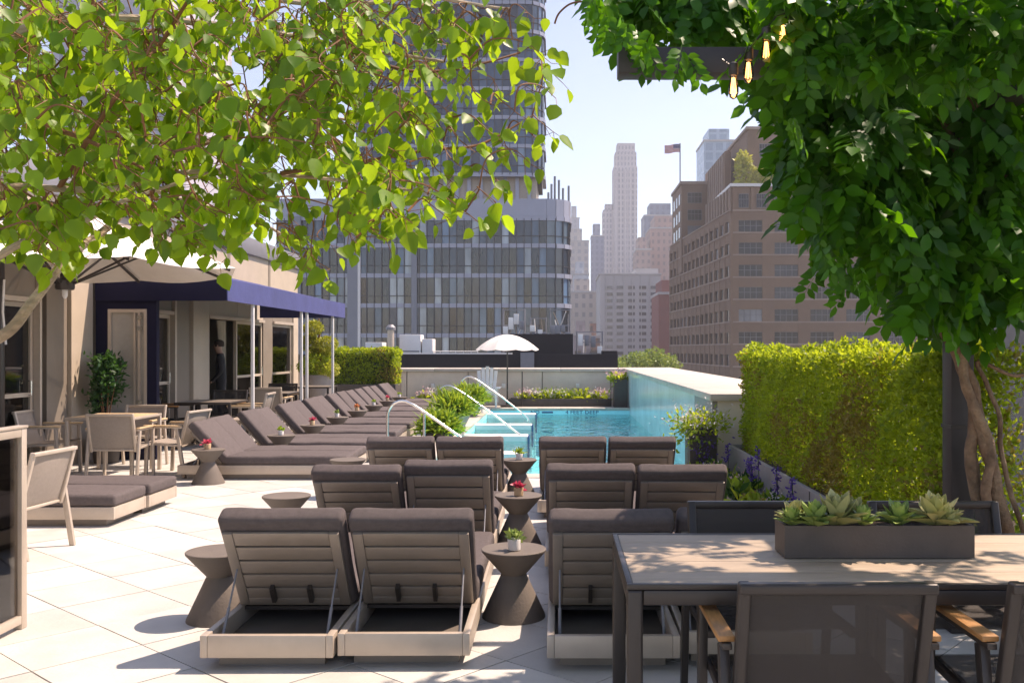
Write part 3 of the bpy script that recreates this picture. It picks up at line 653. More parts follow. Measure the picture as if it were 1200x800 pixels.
for yy in (14.3, 16.6, 18.8): at(MB().bar((FX+.03, yy, 2.4), (AX-.03, yy, 2.4), .04, .04).build('rafter', WHITEM), aw)

# person in the doorway
def person(loc, rz):
    J = {'pel':(0,0,.92),'sp':(0,.01,1.10),'ch':(0,.02,1.28),'nk':(0,.025,1.43),'h1':(0,.06,1.51),'h2':(0,.075,1.60),'h3':(0,.06,1.67)}
    E = [('pel','sp'),('sp','ch'),('ch','nk'),('nk','h1'),('h1','h2'),('h2','h3')]
    rad = {'pel':(.16,.12),'sp':(.15,.105),'ch':(.175,.12),'nk':(.055,.06),'h1':(.062,.07),'h2':(.075,.092),'h3':(.055,.07)}
    for s, n_ in ((-1,'l'),(1,'r')):
        for k_, p, r_ in (('sh',(.17*s,.02,1.37),(.07,.07)),('el',(.235*s,-.02,1.10),(.05,.05)),('wr',(.20*s,.14,.92),(.034,.036)),('hd',(.19*s,.20,.87),(.03,.04)),('hip',(.09*s,0,.86),(.095,.1)),('kn',(.10*s,.02,.48),(.065,.07)),('an',(.10*s,-.02,.09),(.045,.05)),('to',(.11*s,.13,.04),(.045,.035))):
            J[k_+n_] = p; rad[k_+n_] = r_
        E += [('ch','sh'+n_),('sh'+n_,'el'+n_),('el'+n_,'wr'+n_),('wr'+n_,'hd'+n_),('pel','hip'+n_),('hip'+n_,'kn'+n_),('kn'+n_,'an'+n_),('an'+n_,'to'+n_)]
    ks = list(J); me = bpy.data.meshes.new('body'); me.from_pydata([J[k_] for k_ in ks], [(ks.index(a),ks.index(b)) for a,b in E], [])
    o = bpy.data.objects.new('person', me); COL.objects.link(o); sk = o.modifiers.new('skin','SKIN'); sk.use_smooth_shade = True
    for i, k_ in enumerate(ks): me.skin_vertices[0].data[i].radius = rad[k_]; me.skin_vertices[0].data[i].use_root = (k_ == 'pel')
    ss = o.modifiers.new('sub','SUBSURF'); ss.levels = 2; ss.render_levels = 2
    dg = bpy.context.evaluated_depsgraph_get(); nm = bpy.data.meshes.new_from_object(o.evaluated_get(dg)); o.modifiers.clear(); o.data = nm
    nm.materials.clear(); SUIT = mat('dark_suit', (.012,.012,.016), .8); SKIN = mat('skin', (.42,.24,.17), .55); HAIR = mat('dark_hair', (.03,.016,.01), .7)
    nm.materials.append(SUIT); nm.materials.append(SKIN)
    for p in nm.polygons:
        c = p.center; p.material_index = 1 if (c.z > 1.435 or (.80 < c.z < .905 and c.y > .15)) else 0
    hp = MB(); hp.lathe([(.088,0),(.096,.05),(.088,.11),(.05,.145),(.012,.152)], 14); h = hp.build('hair', HAIR, o, smooth=True); h.location = (0,.042,1.575); h.scale = (.92,1.05,.9)
    for s in (-1,1):
        e = MB().lathe([(.004,0),(.012,.01),(.012,.03),(.004,.045)], 8).build('ear', SKIN, o); e.location = (.076*s,.06,1.57)
        y = MB().lathe([(.002,-.007),(.008,0),(.002,.007)], 8).build('eye', HAIR, o); y.location = (.03*s,.158,1.60)
    MB().add([(-.012,.155,1.565),(.012,.155,1.565),(0,.182,1.568),(0,.155,1.605)], [(0,1,2),(0,2,3),(1,3,2),(0,3,1)]).build('nose', SKIN, o)
    MB().box(-.022,.022,.148,.158,1.538,1.545).build('mouth', mat('lips',(.3,.12,.1)), o)
    MB().add([(-.05,.10,1.40),(.05,.10,1.40),(0,.15,1.27)], [(0,1,2)]).build('shirt', WHITE, o)
    o.location = loc; o.rotation_euler = (0,0,rz); tag(o, 'person in a dark suit standing in the open doorway facing left', 'person'); return o
pr_ = person((FX-.12, 17.85, .02), R(105)); pr_.scale = (.97,)*3

# cantilever umbrella on the left
ux, uy = -5.5, 10.45
um = thing('cantilever_umbrella', 'large white cantilever umbrella over the square table on the left', 'umbrella', (-6.08, 10.2, 0))
def canopy(mb, cx, cy, r, zh, zt, n=8, sub=6, sag=.06, ph=0, pw_=1.15):
    vs_ = [(cx, cy, zt)]; fs = []; K = n*sub
    for j in range(1, 7):
        t_ = j/6
        for i in range(K):
            a_ = ph + 2*math.pi*i/K; fi = (i % sub)/sub; ch = math.cos(math.pi/n)/math.cos((fi-.5)*2*math.pi/n)
            sg = sag*math.sin(math.pi*fi)*t_
            vs_.append((cx+r*t_*ch*math.cos(a_), cy+r*t_*ch*math.sin(a_), zt-(zt-zh)*t_**pw_ - sg))
    for i in range(K): fs.append((0, 1+i, 1+(i+1)%K))
    for j in range(5):
        for i in range(K): a_ = 1+j*K+i; b_ = 1+j*K+(i+1)%K; fs.append((a_, a_+K, b_+K, b_))
    return mb.add(vs_, fs)
at(canopy(MB(), ux, uy, 1.9, 2.40, 3.05, sag=.05, ph=0).build('canopy', UMB, smooth=True), um)
for i in range(8):
    a_ = 2*math.pi*i/8; q = Vector((ux+1.84*math.cos(a_), uy+1.84*math.sin(a_), 2.378)); p = Vector((ux+.05*math.cos(a_), uy+.05*math.sin(a_), 2.99)); md = p.lerp(q, .5)+Vector((0,0,.03))
    at(MB().bar(p, q, .02, .03).build('rib', CHAR), um); at(MB().bar((ux+.07*math.cos(a_), uy+.07*math.sin(a_), 2.22), md+Vector((0,0,-.07)), .016, .022).build('strut', CHAR), um)
at(MB().lathe([(.09,2.16),(.10,2.18),(.10,2.26),(.05,2.28),(.03,2.97)], 12, (ux,uy,0)).build('hub', CHAR, smooth=True), um); at(MB().lathe([(.01,2.06),(.03,2.09),(.03,2.159)], 10, (ux,uy,0)).build('hub_cap', WHITEM), um)
at(MB().box(-6.12,-6.04,10.16,10.24,.09,3.13).build('mast', CHAR, bev=.01), um); at(MB().bar((-6.08,10.2,3.1),(ux,uy,3.1),.06,.06).build('arm', CHAR), um); at(MB().box(-6.28,-5.85,9.95,10.45,0,.088).build('base', CHAR, bev=.01), um)
for dx in (-.08, .10): at(MB().tube([(-6.08+dx,10.12,2.25),(-6.09+dx,10.11,1.9),(-6.05+dx,10.1,1.55)], .012, 6).build('tie_strap', WHITEM), um)

# ---------------------------------------------------------------- greenery helpers
def hedge(name, label, box, n, size, mats=(L_HEDGE,), lump=.07, cat='hedge', faces='xXyYZ', core=True, group=None, obj=None):
    x0,x1,y0,y1,z0,z1 = box; dims = {'x':((y1-y0)*(z1-z0)),'X':((y1-y0)*(z1-z0)),'y':((x1-x0)*(z1-z0)),'Y':((x1-x0)*(z1-z0)),'Z':((x1-x0)*(y1-y0))}
    tot = sum(dims[f] for f in faces); o = obj or thing(name, label, cat, ((x0+x1)/2,(y0+y1)/2,z0), 0, group); ctr = np.array([(x0+x1)/2,(y0+y1)/2,z0]) if obj is None else np.zeros(3)
    Ps, Ns = [], []
    nv = {'x':(-1,0,0),'X':(1,0,0),'y':(0,-1,0),'Y':(0,1,0),'Z':(0,0,1)}
    for f in faces:
        k_ = int(n*dims[f]/tot); U = RNG.random((k_,3)); p = np.empty((k_,3)); p[:,0] = x0+(x1-x0)*U[:,0]; p[:,1] = y0+(y1-y0)*U[:,1]; p[:,2] = z0+(z1-z0)*U[:,2]
        ax, lim = {'x':(0,x0),'X':(0,x1),'y':(1,y0),'Y':(1,y1),'Z':(2,z1)}[f]; p[:,ax] = lim; nr = np.array(nv[f], float)
        lo = np.array([noise.noise(Vector(q)*3.1) + .6*noise.noise(Vector(q)*8+Vector((5,5,5))) for q in p])
        dep = lump*lo - RNG.exponential(lump*.55, k_); p += nr*dep[:,None]; Ps.append(p); Ns.append(np.repeat(nr[None],k_,0))
    p = np.concatenate(Ps); nr = np.concatenate(Ns); N_ = len(p)
    d = RNG.normal(size=(N_,3))*.8 + nr*.45 + (0,0,.35); nn_ = nr*.7 + RNG.normal(size=(N_,3))*.6 + (0,0,.3); sz = RNG.uniform(.6,1.25,N_)*size
    sel = np.array([noise.noise(Vector(q)*1.7+Vector((9,2,4))) for q in p]) + RNG.normal(size=N_)*.22
    th = [-9, .46, 9] if len(mats) == 2 else [-9, 9]
    for i, m_ in enumerate(mats):
        s_ = (sel >= th[i]) & (sel < th[i+1])
        if s_.any(): link('foliage', scatter('foliage', *DIA, p[s_]-ctr, d[s_], nn_[s_], sz[s_], m_), o, kind='stuff')
    if core:
        i_ = lump*1.3; link('inner_growth', MB().box(x0+i_-ctr[0],x1-i_-ctr[0],y0+i_-ctr[1],y1-i_-ctr[1],z0-ctr[2],z1-i_-ctr[2]).mesh('inner_growth', mat('hedge_core', (.05,.075,.014), .95, var=.5, vs=14)), o)
    return o
def planter(name, label, box, m, soil=True, t=.04, cat='planter'):
    x0,x1,y0,y1,z0,z1 = box; o = thing(name, label, cat, ((x0+x1)/2,(y0+y1)/2,z0)); a_,b_ = (x1-x0)/2,(y1-y0)/2; h_ = z1-z0
    f_ = MB(); f_.box(-a_,a_,-b_,-b_+t,0,h_); f_.box(-a_,a_,b_-t,b_,0,h_); f_.box(-a_,-a_+t,-b_+t+.0002,b_-t-.0002,0,h_); f_.box(a_-t,a_,-b_+t+.0002,b_-t-.0002,0,h_); f_.build('box', m, o, bev=.004)
    if soil: MB().box(-a_+t+.001,a_-t-.001,-b_+t+.001,b_-t-.001,.01,h_-.04).build('soil', SOIL, o)
    return o
def tuft(o, n, c, spread, ln, m, up=.8, tmpl=BLADE, name='foliage'):
    c = np.asarray(c, float); pos = RNG.normal(size=(n,3))*np.asarray(spread)+c; d = rdir(n, (0,0,up), .8)+ (pos-c)*2.0
    return link(name, scatter(name, *tmpl, pos, d, rdir(n,(0,0,.6)), RNG.uniform(.6,1.1,n)*ln, m), o, kind='stuff')
def blooms(o, n, c, spread, ln, m, name='blossom'):
    c = np.asarray(c, float); pos = RNG.normal(size=(n,3))*np.asarray(spread)+c
    return link(name, scatter(name, *OVAL, pos, rdir(n,(0,0,.3)), rdir(n), RNG.uniform(.7,1.2,n)*ln, m), o, kind='stuff')

# ---------------------------------------------------------------- right hedge in its planter
pl = planter('hedge_planter', 'long grey concrete planter under the clipped hedge on the right', (1.95, 3.1, 5.14, 10.86, 0, .40), PLANTER, t=.05)
for y in (6.2, 7.3, 8.4, 9.5): MB().box(-.579, -.5765, y-8.0-.006, y-8.0+.006, .005, .395).build('joint', CHAR, pl)
hg = hedge('clipped_hedge', 'long bright green clipped hedge along the right side', (2.10, 2.62, 5.24, 10.82, .37, 1.46), 64000, .040, (L_HEDGE, L_HEDGEB), lump=.115, faces='xyYZ', core=False)
n = 15000; pos = RNG.random((n,3))*(.40,5.4,1.02)+(2.20,5.32,.38)-np.array(hg.location); link('foliage', scatter('foliage', *DIA, pos, rdir(n,(0,0,.4)), rdir(n), RNG.uniform(.03,.05,n), L_HEDGE), hg, kind='stuff')
for i in range(22): y = 5.4+i*.25; at(MB().tube([(2.36,y,.36),(2.36+random.uniform(-.08,.08),y+random.uniform(-.1,.1),.9),(2.36+random.uniform(-.15,.15),y+random.uniform(-.15,.15),1.38)], [.014,.010,.004], 5).build('stem', TWIG), hg)
# flower bed at the foot of the planter
fb = planter('flower_bed', 'low bed of purple and white flowers at the foot of the hedge planter', (1.56, 1.93, 7.0, 10.3, 0, .14), PLANTER, cat='flower bed')
for i in range(26):
    y = random.uniform(-1.6, 1.6); x = random.uniform(-.14, .14); tuft(fb, 26, (x,y,.14), (.05,.06,.03), .15, random.choice((L_FERN, L_HEDGE, L_DARK)), .6, OVAL)
    if i < 9: blooms(fb, 26, (x,y+.05,.24), (.05,.05,.025), .045, random.choice((WPETAL, LPINK, L_HEDGEB)))
for i, yy_ in enumerate((-1.55,-1.42,-.75,-.1,.05,.7,1.5)):
    x, y = random.uniform(-.1,.16), yy_; hgt = random.uniform(.26,.55)
    s_ = thing('salvia_stalk', f'{["nearest","second nearest","third nearest","middle","third farthest","second farthest","farthest"][i]} purple flower spike in front of the hedge planter', 'flower', (1.745+x, 8.65+y, .10), 0, 'purple flower spikes by the planter')
    MB().tube([(0,0,0),(.01,0,hgt*.5),(.0,.01,hgt)], .004, 5).build('stem', L_DARK, s_)
    n = 60; zz = RNG.uniform(hgt*.45,hgt,n); pos = np.stack([RNG.normal(size=n)*.014, RNG.normal(size=n)*.014, zz],1); link('spike', scatter('spike', *OVAL, pos, rdir(n,(0,0,.2)), rdir(n), np.full(n,.035), PURPLE), s_, kind='stuff')
p2 = planter('tall_planter', 'tall dark planter with trailing white flowers by the end of the pool wall', (1.45, 1.75, 10.4, 10.8, 0, .62), DPLANT)
tuft(p2, 600, (0,0,.66), (.14,.15,.06), .075, L_HEDGE, .3, OVAL); tuft(p2, 300, (-.12,-.16,.58), (.10,.10,.10), .06, L_FERN, -.2, OVAL); blooms(p2, 420, (-.05,-.06,.72), (.16,.16,.07), .035, WPETAL); blooms(p2, 200, (.02,-.21,.40), (.07,.02,.12), .035, PURPLE)
tuft(p2, 120, (-.05,-.28,.10), (.12,.05,.06), .14, L_FERN, .5, OVAL)
# planters beyond the pool
p3 = planter('far_flower_box', 'low dark planter box of white flowers under the far parapet right of the umbrella', (-1.32, 1.38, 24.62, 25.1, 0, .20), DPLANT)
for px, m_ in ((619, WPETAL), (617, LPINK), (640, L_FERN), (653, WPETAL), (655, L_FERN), (704, WPETAL), (702, LPINK), (670, L_HEDGE), (685, L_HEDGE), (630, WPETAL)):
    x = (px-VX)*24.85/FPX - .03; tuft(p3, 60, (x,0,.20), (.12,.08,.05), .16, L_HEDGE, .4, OVAL); blooms(p3, 90, (x,-.02,.34), (.13,.07,.06), .07, m_)
p4 = planter('far_flower_box', 'low dark planter box with small flowers under the far parapet left of the white chair', (-4.0, -2.3, 24.62, 25.1, 0, .20), DPLANT)
for px, m_ in ((498, LPINK), (503, WPETAL), (520, L_FERN), (535, WPETAL), (545, L_HEDGE)):
    x = (px-VX)*24.85/FPX + 3.15; tuft(p4, 60, (x,0,.20), (.12,.08,.05), .16, L_HEDGE, .4, OVAL); blooms(p4, 80, (x,-.02,.34), (.12,.07,.06), .07, m_)
p5 = planter('corner_planter', 'tall dark planter with pink flowers in the far pool corner', (1.42, 1.76, 24.1, 24.6, 0, .72), DPLANT)
tuft(p5, 120, (0,0,.74), (.10,.12,.04), .16, L_HEDGE, .3, OVAL); blooms(p5, 200, (-.04,-.02,.86), (.13,.14,.05), .06, LPINK); tuft(p5, 40, (-.2,-.1,.7), (.06,.06,.08), .14, L_FERN, .1, OVAL)
# hedge and topiary at the far left
planter('far_hedge_planter', 'dark planter under the far left hedge', (-6.4, -4.1, 23.55, 24.45, 0, .62), DPLANT)
hedge('far_clipped_hedge', 'clipped hedge in a dark planter at the far end of the lounger row', (-6.35, -4.12, 23.6, 24.4, .60, 1.49), 16000, .06, (L_HEDGE, L_HEDGEB), lump=.08)
tp = thing('topiary_tree', 'yellow green cloud pruned topiary in a round grey pot near the awning posts', 'tree', (-5.45, 21.3, 0))
MB().lathe([(.24,0),(.26,.02),(.33,.86),(.34,.92),(.31,.92),(.30,.86)], 24).build('pot', PLANTER, tp, smooth=True)
MB().tube([(0,0,.85),(.06,.02,1.2),(-.04,0,1.6),(.05,0,1.95),(0,0,2.2)], [.035,.03,.028,.02,.01], 8).build('trunk', TWIG, tp)
for cx, cz, r_ in ((-.02,1.14,.34),(.22,1.05,.24),(-.25,1.1,.22),(.22,1.62,.20),(-.18,1.58,.17),(-.10,1.98,.19),(-.22,1.75,.12),(.05,1.4,.16)):
    n = 900; v = rdir(n); pos = v*(r_*(.82+.3*RNG.random(n)))[:,None]*(1,1,.72)+(cx, .1*math.sin(cx*20), cz)
    link('foliage', scatter('foliage', *DIA, pos, v+RNG.normal(size=(n,3))*.6, v+RNG.normal(size=(n,3))*.5, RNG.uniform(.04,.07,n), L_YELLOW if random.random()<.5 else L_HEDGE), tp, kind='stuff')
# plant by the door
pd = thing('potted_plant', 'dark green bushy plant in a black pot beside the navy entrance', 'potted plant', (-5.98, 12.4, 0))
MB().lathe([(.15,0),(.19,.36),(.20,.38),(.17,.38),(.17,.34)], 20).build('pot', DPLANT, pd, smooth=True)
for i in range(7):
    a_ = i*.9; MB().tube([(0.02*math.cos(a_),.02*math.sin(a_),.33),(.05*math.cos(a_),.05*math.sin(a_),.7),(.14*math.cos(a_),.14*math.sin(a_),1.15)], [.011,.008,.004], 5).build('stem', TWIG, pd)
for i in range(26):
    a_ = random.uniform(0,6.28); c0 = np.array((.17*math.cos(a_)*random.random()**.5, .17*math.sin(a_)*random.random()**.5, random.uniform(.72,1.36))); n = 75
    link('foliage', scatter('foliage', *OVAL, RNG.normal(size=(n,3))*(.05,.05,.06)+c0, rdir(n,(.5*math.cos(a_),.5*math.sin(a_),.35)), rdir(n,(0,0,.6)), RNG.uniform(.05,.09,n), L_DARK), pd, kind='stuff')
# bowls of fern by the pool
for x, y, h_, lb in ((-1.98, 15.5, .34, 'feathery light green fern nearest the lounger row by the pool rails'), (-1.62+.0, 16.9, .72, 'taller yellow green bush in a round grey bowl between the pool rails'), (-1.98, 20.9, .62, 'far round grey bowl of greenery beside the white chair')):
    o = thing('fern_bowl', lb, 'potted plant', (x - (.28 if x > -1.9 else 0), y, 0.012), 0, 'bowls of greenery by the pool steps')
    zt = .12 if h_ < .5 else .30
    MB().lathe([(.13,0),(.16,.01),(.30,zt-.02),(.31,zt),(.27,zt),(.25,zt-.03)], 24).build('bowl', PLANTER if h_ > .5 else DPLANT, o, smooth=True)
    MB().lathe([(.25,zt-.06),(.25,zt-.035)], 20).build('soil', SOIL, o)
    n = 420; a_ = RNG.random(n)*6.283; el = RNG.uniform(.2,1.35,n); d = np.stack([np.cos(a_)*np.cos(el), np.sin(a_)*np.cos(el), np.sin(el)],1)
    link('foliage', scatter('foliage', *BLADE, RNG.normal(size=(n,3))*(.08,.08,.01)+(0,0,zt-.03), d, d*0+(0,0,1)+RNG.normal(size=(n,3))*.3, RNG.uniform(.30,.5,n)*(1.25 if h_ > .6 else 1.1), L_FERN), o, kind='stuff')
    n = 1500; t_ = RNG.random(n)**.6; k_ = RNG.integers(0, 420, n); pos = d[k_]*(t_*.42*(1.2 if h_ > .6 else 1.05))[:,None]+(0,0,zt); pos[:,2] -= .10*t_**2
    link('fronds', scatter('fronds', *DIA, pos, d[k_]*.6+RNG.normal(size=(n,3))*.6, RNG.normal(size=(n,3))+(0,0,1.2), RNG.uniform(.05,.10,n), L_FERN), o, kind='stuff')
# pool handrails
for i, (y, x, h_) in enumerate(((12.75, -2.33, .80), (16.9, -2.2, .84), (21.9, -2.3, .86))):
    o = thing('pool_handrail', f'stainless steel looped pool handrail, {["nearest","middle","farthest"][i]} of three', 'handrail', (x, y, 0), 0, 'pool handrails')
    pts = [(0,0,0),(0,0,h_-.22)] + [(.20-.20*math.cos(a_), 0, h_-.22+.22*math.sin(a_)) for a_ in [math.pi*k_/12 for k_ in range(1, 8)]]
    pts += [(.36,0,h_-.06), (.50,0,h_-.15), (1.0,0,h_-.5), (1.5,0,-.06+.02), (1.62,0,-.18)]
    MB().tube(pts, .018, 10).build('rail', STEEL, o, smooth=True); MB().tube([(.50,0,0.012),(.50,0,h_-.16)], .018, 10).build('post', STEEL, o, smooth=True)
    for xx in (0, .50): MB().lathe([(.045,.0125),(.045,.025),(.025,.03)], 14, (xx,0,0)).build('base_flange', STEEL, o)

# white adirondack chair
ac = thing('adirondack_chair', 'white slatted Adirondack style chair at the far end of the pool', 'chair', (-1.87, 24.2, 0.0), R(180)) 
for s in (-1, 1):
    MB().box(s*.27-.02, s*.27+.02, .36, .42, 0, .50).build('leg', WHITE, ac); MB().bar((s*.24, .40, .40), (s*.24, -.32, .04), .03, .09).build('side_rail', WHITE, ac)
    MB().box(s*.31-.06, s*.31+.06, -.30, .46, .501, .525).build('armrest', WHITE, ac, bev=.004); MB().box(s*.27-.02, s*.27+.02, -.26, -.20, .12, .50).build('leg', WHITE, ac)
for i in range(6): MB().box(-.222, .222, -.04+i*.075, .025+i*.075, .235+i*.034, .255+i*.034).build('seat_slat', WHITE, ac)
for i in range(5):
    x = (i-2)*.098; top = 1.05 - .035*abs(i-2)**1.7; MB().bar((x*.85, -.05, .22), (x*1.15, -.36, top), .088, .018, (0,1,0)).build('back_slat', WHITE, ac, bev=.004)
MB().box(-.25, .25, -.285, -.262, .62, .67).build('back_rail', WHITE, ac)
# small white umbrella
uy2 = 24.35; ux2 = (594.5-VX)*uy2/FPX
u2 = thing('pool_umbrella', 'small white scalloped umbrella standing at the far end of the pool', 'umbrella', (ux2, uy2, 0.012))
at(canopy(MB(), ux2, uy2, .82, 1.49, 1.88, n=10, sub=6, sag=.03, pw_=1.9).build('canopy', UMB, smooth=True), u2)
at(MB().tube([(ux2,uy2,.012),(ux2,uy2,1.88)], .018, 8).build('pole', CHAR), u2); at(MB().lathe([(.18,.0125),(.18,.05),(.04,.07),(.03,.2)], 18, (ux2,uy2,0)).build('base', CHAR), u2)
for i in range(10):
    a_ = 2*math.pi*i/10; at(MB().bar((ux2,uy2,1.84),(ux2+.80*math.cos(a_),uy2+.80*math.sin(a_),1.475),.008,.012).build('rib', CHAR), u2)
MB().tube([(ux2+.38,24.5,.012),(ux2+.38,24.5,.92)], .015, 6).build('umbrella_pole', CHAR, label='bare dark pole standing beside the small white umbrella', cat='pole')

# ---------------------------------------------------------------- pergola, vine and string lights on the right
pg = thing('pergola', 'dark steel pergola post and beam carrying the vine on the right', 'pergola', (2.13, 5.0, 0))
PGM = mat('pergola_steel', (.05,.043,.042), .5, metal=.2, var=.15, vs=5)
for x in (2.07, 4.6):
    for y in (1.40, 4.95): at(MB().box(x, x+.12, y, y+.12, 0, 2.655).build('post', PGM, bev=.004), pg)
    at(MB().box(x, x+.12, 1.2, 6.2, 2.657, 2.78).build('roof_beam', PGM, bev=.004), pg)
at(MB().box(.227, 2.25, 3.58, 3.68, 2.553, 2.652).build('cross_beam', PGM, bev=.003), pg)
for y in (1.9, 2.7, 4.4, 5.5): at(MB().box(1.3, 4.9, y, y+.06, 2.782, 2.87).build('joist', PGM, bev=.003), pg)
at(MB().box(2.065, 2.195, 4.945, 5.075, 1.08, 1.10).build('wire_band', CHAR), pg)

def smooth_path(pts, per=6):
    pts = [Vector(p) for p in pts]; out = []
    for i in range(len(pts)-1):
        p0, p1, p2, p3 = pts[max(i-1,0)], pts[i], pts[i+1], pts[min(i+2,len(pts)-1)]
        for k_ in range(per):
            t_ = k_/per; out.append(.5*((2*p1)+(p2-p0)*t_+(2*p0-5*p1+4*p2-p3)*t_*t_+(3*p1-p0-3*p2+p3)*t_**3))
    out.append(pts[-1]); return out
wv = thing('wisteria_vine', 'lush green climbing vine with twisted stems covering the pergola', 'vine', (2.45, 4.8, 0)); wo = np.array([2.45, 4.8, 0])
vines = [([F(1172,760,0)*0+Vector((2.42,4.72,0)), P(1165,560,4.7), P(1150,500,4.72), P(1128,430,4.78), P(1118,380,4.8), P(1100,330,4.85), P(1083,300,4.85), P(1092,240,4.8), P(1115,180,4.75), P(1100,120,4.7), P(1060,66,4.65), P(1015,60,4.7), P(985,15,4.8), P(960,-40,4.9)], .036, .02),
         ([Vector((2.30,4.74,0)), P(1140,560,4.75), P(1142,500,4.75), P(1138,450,4.74), P(1112,400,4.74), P(1086,355,4.76), P(1078,330,4.8), P(1088,290,4.76), P(1130,230,4.7), P(1165,190,4.6), P(1140,120,4.55), P(1125,70,4.6), P(1150,0,4.7)], .032, .019),
         ([Vector((2.36,4.70,0)), P(1158,590,4.68), P(1160,520,4.68), P(1132,455,4.7), P(1128,400,4.72), P(1104,345,4.72), P(1090,300,4.7), P(1120,240,4.68), P(1180,200,4.6), P(1230,120,4.6)], .027, .017),
         ([Vector((2.52,4.70,0)), P(1180,560,4.7), P(1168,480,4.75), P(1145,425,4.76), P(1190,440,4.7), P(1230,420,4.7), P(1290,340,4.7)], .014, .008),
         ([P(1120,180,4.7), P(1150,150,4.6), P(1185,185,4.5), P(1210,200,4.5)], .03, .022),
         ([P(905,-20,4.9), P(980,40,4.75), P(1020,62,4.65), P(1090,62,4.6), P(1160,20,4.7)], .022, .015)]
for pts, r0, r1 in vines:
    sp = smooth_path(pts, 8); sp = [p + Vector((noise.noise(p*6), noise.noise(p*6+Vector((7,0,0))), 0))*.016 for p in sp]; n = len(sp)
    at(MB().tube(sp, [(r0+(r1-r0)*i/n)*(1+.22*noise.noise(sp[i]*14)) for i in range(n)], 9).build('stem', VINE, smooth=True), wv)
# compound leaves
def compound(seed):
    rr = random.Random(seed); V = []; F4 = []; F3 = []; tv, (q4, t3) = OVAL
    def leaflet(p, ang, ln, tw):
        o_ = len(V); c, s_ = math.cos(ang), math.sin(ang)
        for x, y, z in tv:
            x, y, z = x*ln*1.25, y*ln, z*ln - .10*ln*y*y/ (1 if y else 1) ; x2 = x*math.cos(tw)-z*math.sin(tw); z2 = x*math.sin(tw)+z*math.cos(tw)
            V.append((p[0]+x2*c+y*s_, p[1]-x2*s_+y*c, p[2]+z2 - .22*abs(s_)*y))
        F4.extend([tuple(i+o_ for i in f) for f in q4]); F3.extend([tuple(i+o_ for i in f) for f in t3])
    for k_ in range(5):
        t_ = .2+.17*k_; z = -.12*t_*t_
        for s_ in (-1, 1): leaflet((0.012*s_, t_+rr.uniform(-.02,.02), z), s_*R(rr.uniform(48,66)), rr.uniform(.30,.37), rr.uniform(-.5,.5))
    leaflet((0, 1, -.12), rr.uniform(-.2,.2), .36, 0)
    o_ = len(V); V.extend([(-.008,0,0),(.008,0,0),(.004,1,-.12),(-.004,1,-.12)]); F4.append((o_,o_+1,o_+2,o_+3))
    return V, [F4, F3]
CT = [compound(i) for i in range(3)]
prof = [(688,8),(700,48),(712,52),(730,40),(750,42),(762,66),(780,70),(790,52),(805,50),(822,74),(835,60),(850,45),(880,50),(900,78),(918,118),(935,150),(944,215),(958,262),(1000,285),(1040,292),(1062,345),(1085,392),(1112,402),(1142,398),(1160,335),(1185,345),(1200,395),(1300,380),(1500,300)]
def low(px): return float(np.interp(px, [p[0] for p in prof], [p[1] for p in prof]))
LV = []
def addleaf(p, spread=.8, ln=.30, down=.75):
    v = Vector((random.gauss(0,1), random.gauss(0,1), random.gauss(0,.5))).normalized()*spread + Vector((0,0,-down)); nrm = Vector((random.gauss(0,.5), random.gauss(0,.5)-.3, 1.0))
    LV.append((p, v, nrm, ln*random.uniform(.75,1.2)))
tries = 0
while len(LV) < 1950:
    px = random.uniform(718, 1420); Y = random.uniform(4.4, 5.7) if px > 1060 else (random.uniform(4.15, 4.9) if px > 880 else random.uniform(3.74, 4.3)); lo_ = low(px); py = (lo_ - 42 - abs(random.gauss(0, 1))*110) if random.random() < .45 else random.uniform(-60, lo_ - 40)
    p = P(px, py, Y)
    if p.z > (3.5 if px > 1060 else 3.1) or p.x > 4.6: continue
    if px < 880 and (random.random() < .45): continue
    if px > 1195 and random.random() < .8: continue
    addleaf(p, .75, .27 if px > 1060 else (.25 if px > 880 else .20))
for _ in range(110):                                     # unseen vine leaves over the pergola roof, added to dapple the table
    addleaf(Vector((random.uniform(.9, 5.2), random.uniform(1.2, 3.6), random.uniform(2.88, 3.3))), 1.0, .30, .3)
for _ in range(75): addleaf(Vector((random.uniform(1.5, 3.9), random.uniform(3.5, 4.15), random.uniform(2.9, 3.2))), 1.0, .19, .2)  # sparse small leaves added overhead for dappled shade on the table top
for px, py in ((975,285),(985,300),(968,270),(955,240),(972,315),(992,262),(1000,330),(960,305),(705,25),(720,30),(742,45),(760,60),(775,70),(700,12),(800,75),(955,215),(940,185),(925,150)):  # trailing shoots
    for q in range(3): addleaf(P(px+random.uniform(-8,8), py-20+random.uniform(-8,8), (4.2 if px > 930 else 3.5)+random.uniform(-.1,.2)), .45, .17 if px > 930 else .13, .9)
for _ in range(230): addleaf(P(random.uniform(905,1240), random.uniform(-50,62), random.uniform(3.30,3.50)), .8, .19, .6)
def inview(p): q = VX+p.x*FPX/p.y; r_ = VY-(p.z-EYE)*FPX/p.y; return -30 < q < 1230 and -30 < r_ < 830
LV.sort(key=lambda l: (l[0].y/l[3]) + (0 if inview(l[0]) else 100))
cm = []
for tv, tf_ in CT: cm.append(scatter('leaf', tv, tf_, [(0,0,0)], [(0,1,0)], [(0,0,1)], [1], L_VINE))
for i, (p, v, nr, s_) in enumerate(LV[:300]):
    d = v.normalized(); sd = d.cross(nr).normalized(); nn_ = sd.cross(d); o = link('leaf', cm[i % 3], wv); o.matrix_local = Matrix.Translation(p-Vector(wo)) @ Matrix((sd, d, nn_)).transposed().to_4x4() @ Matrix.Scale(s_, 4)
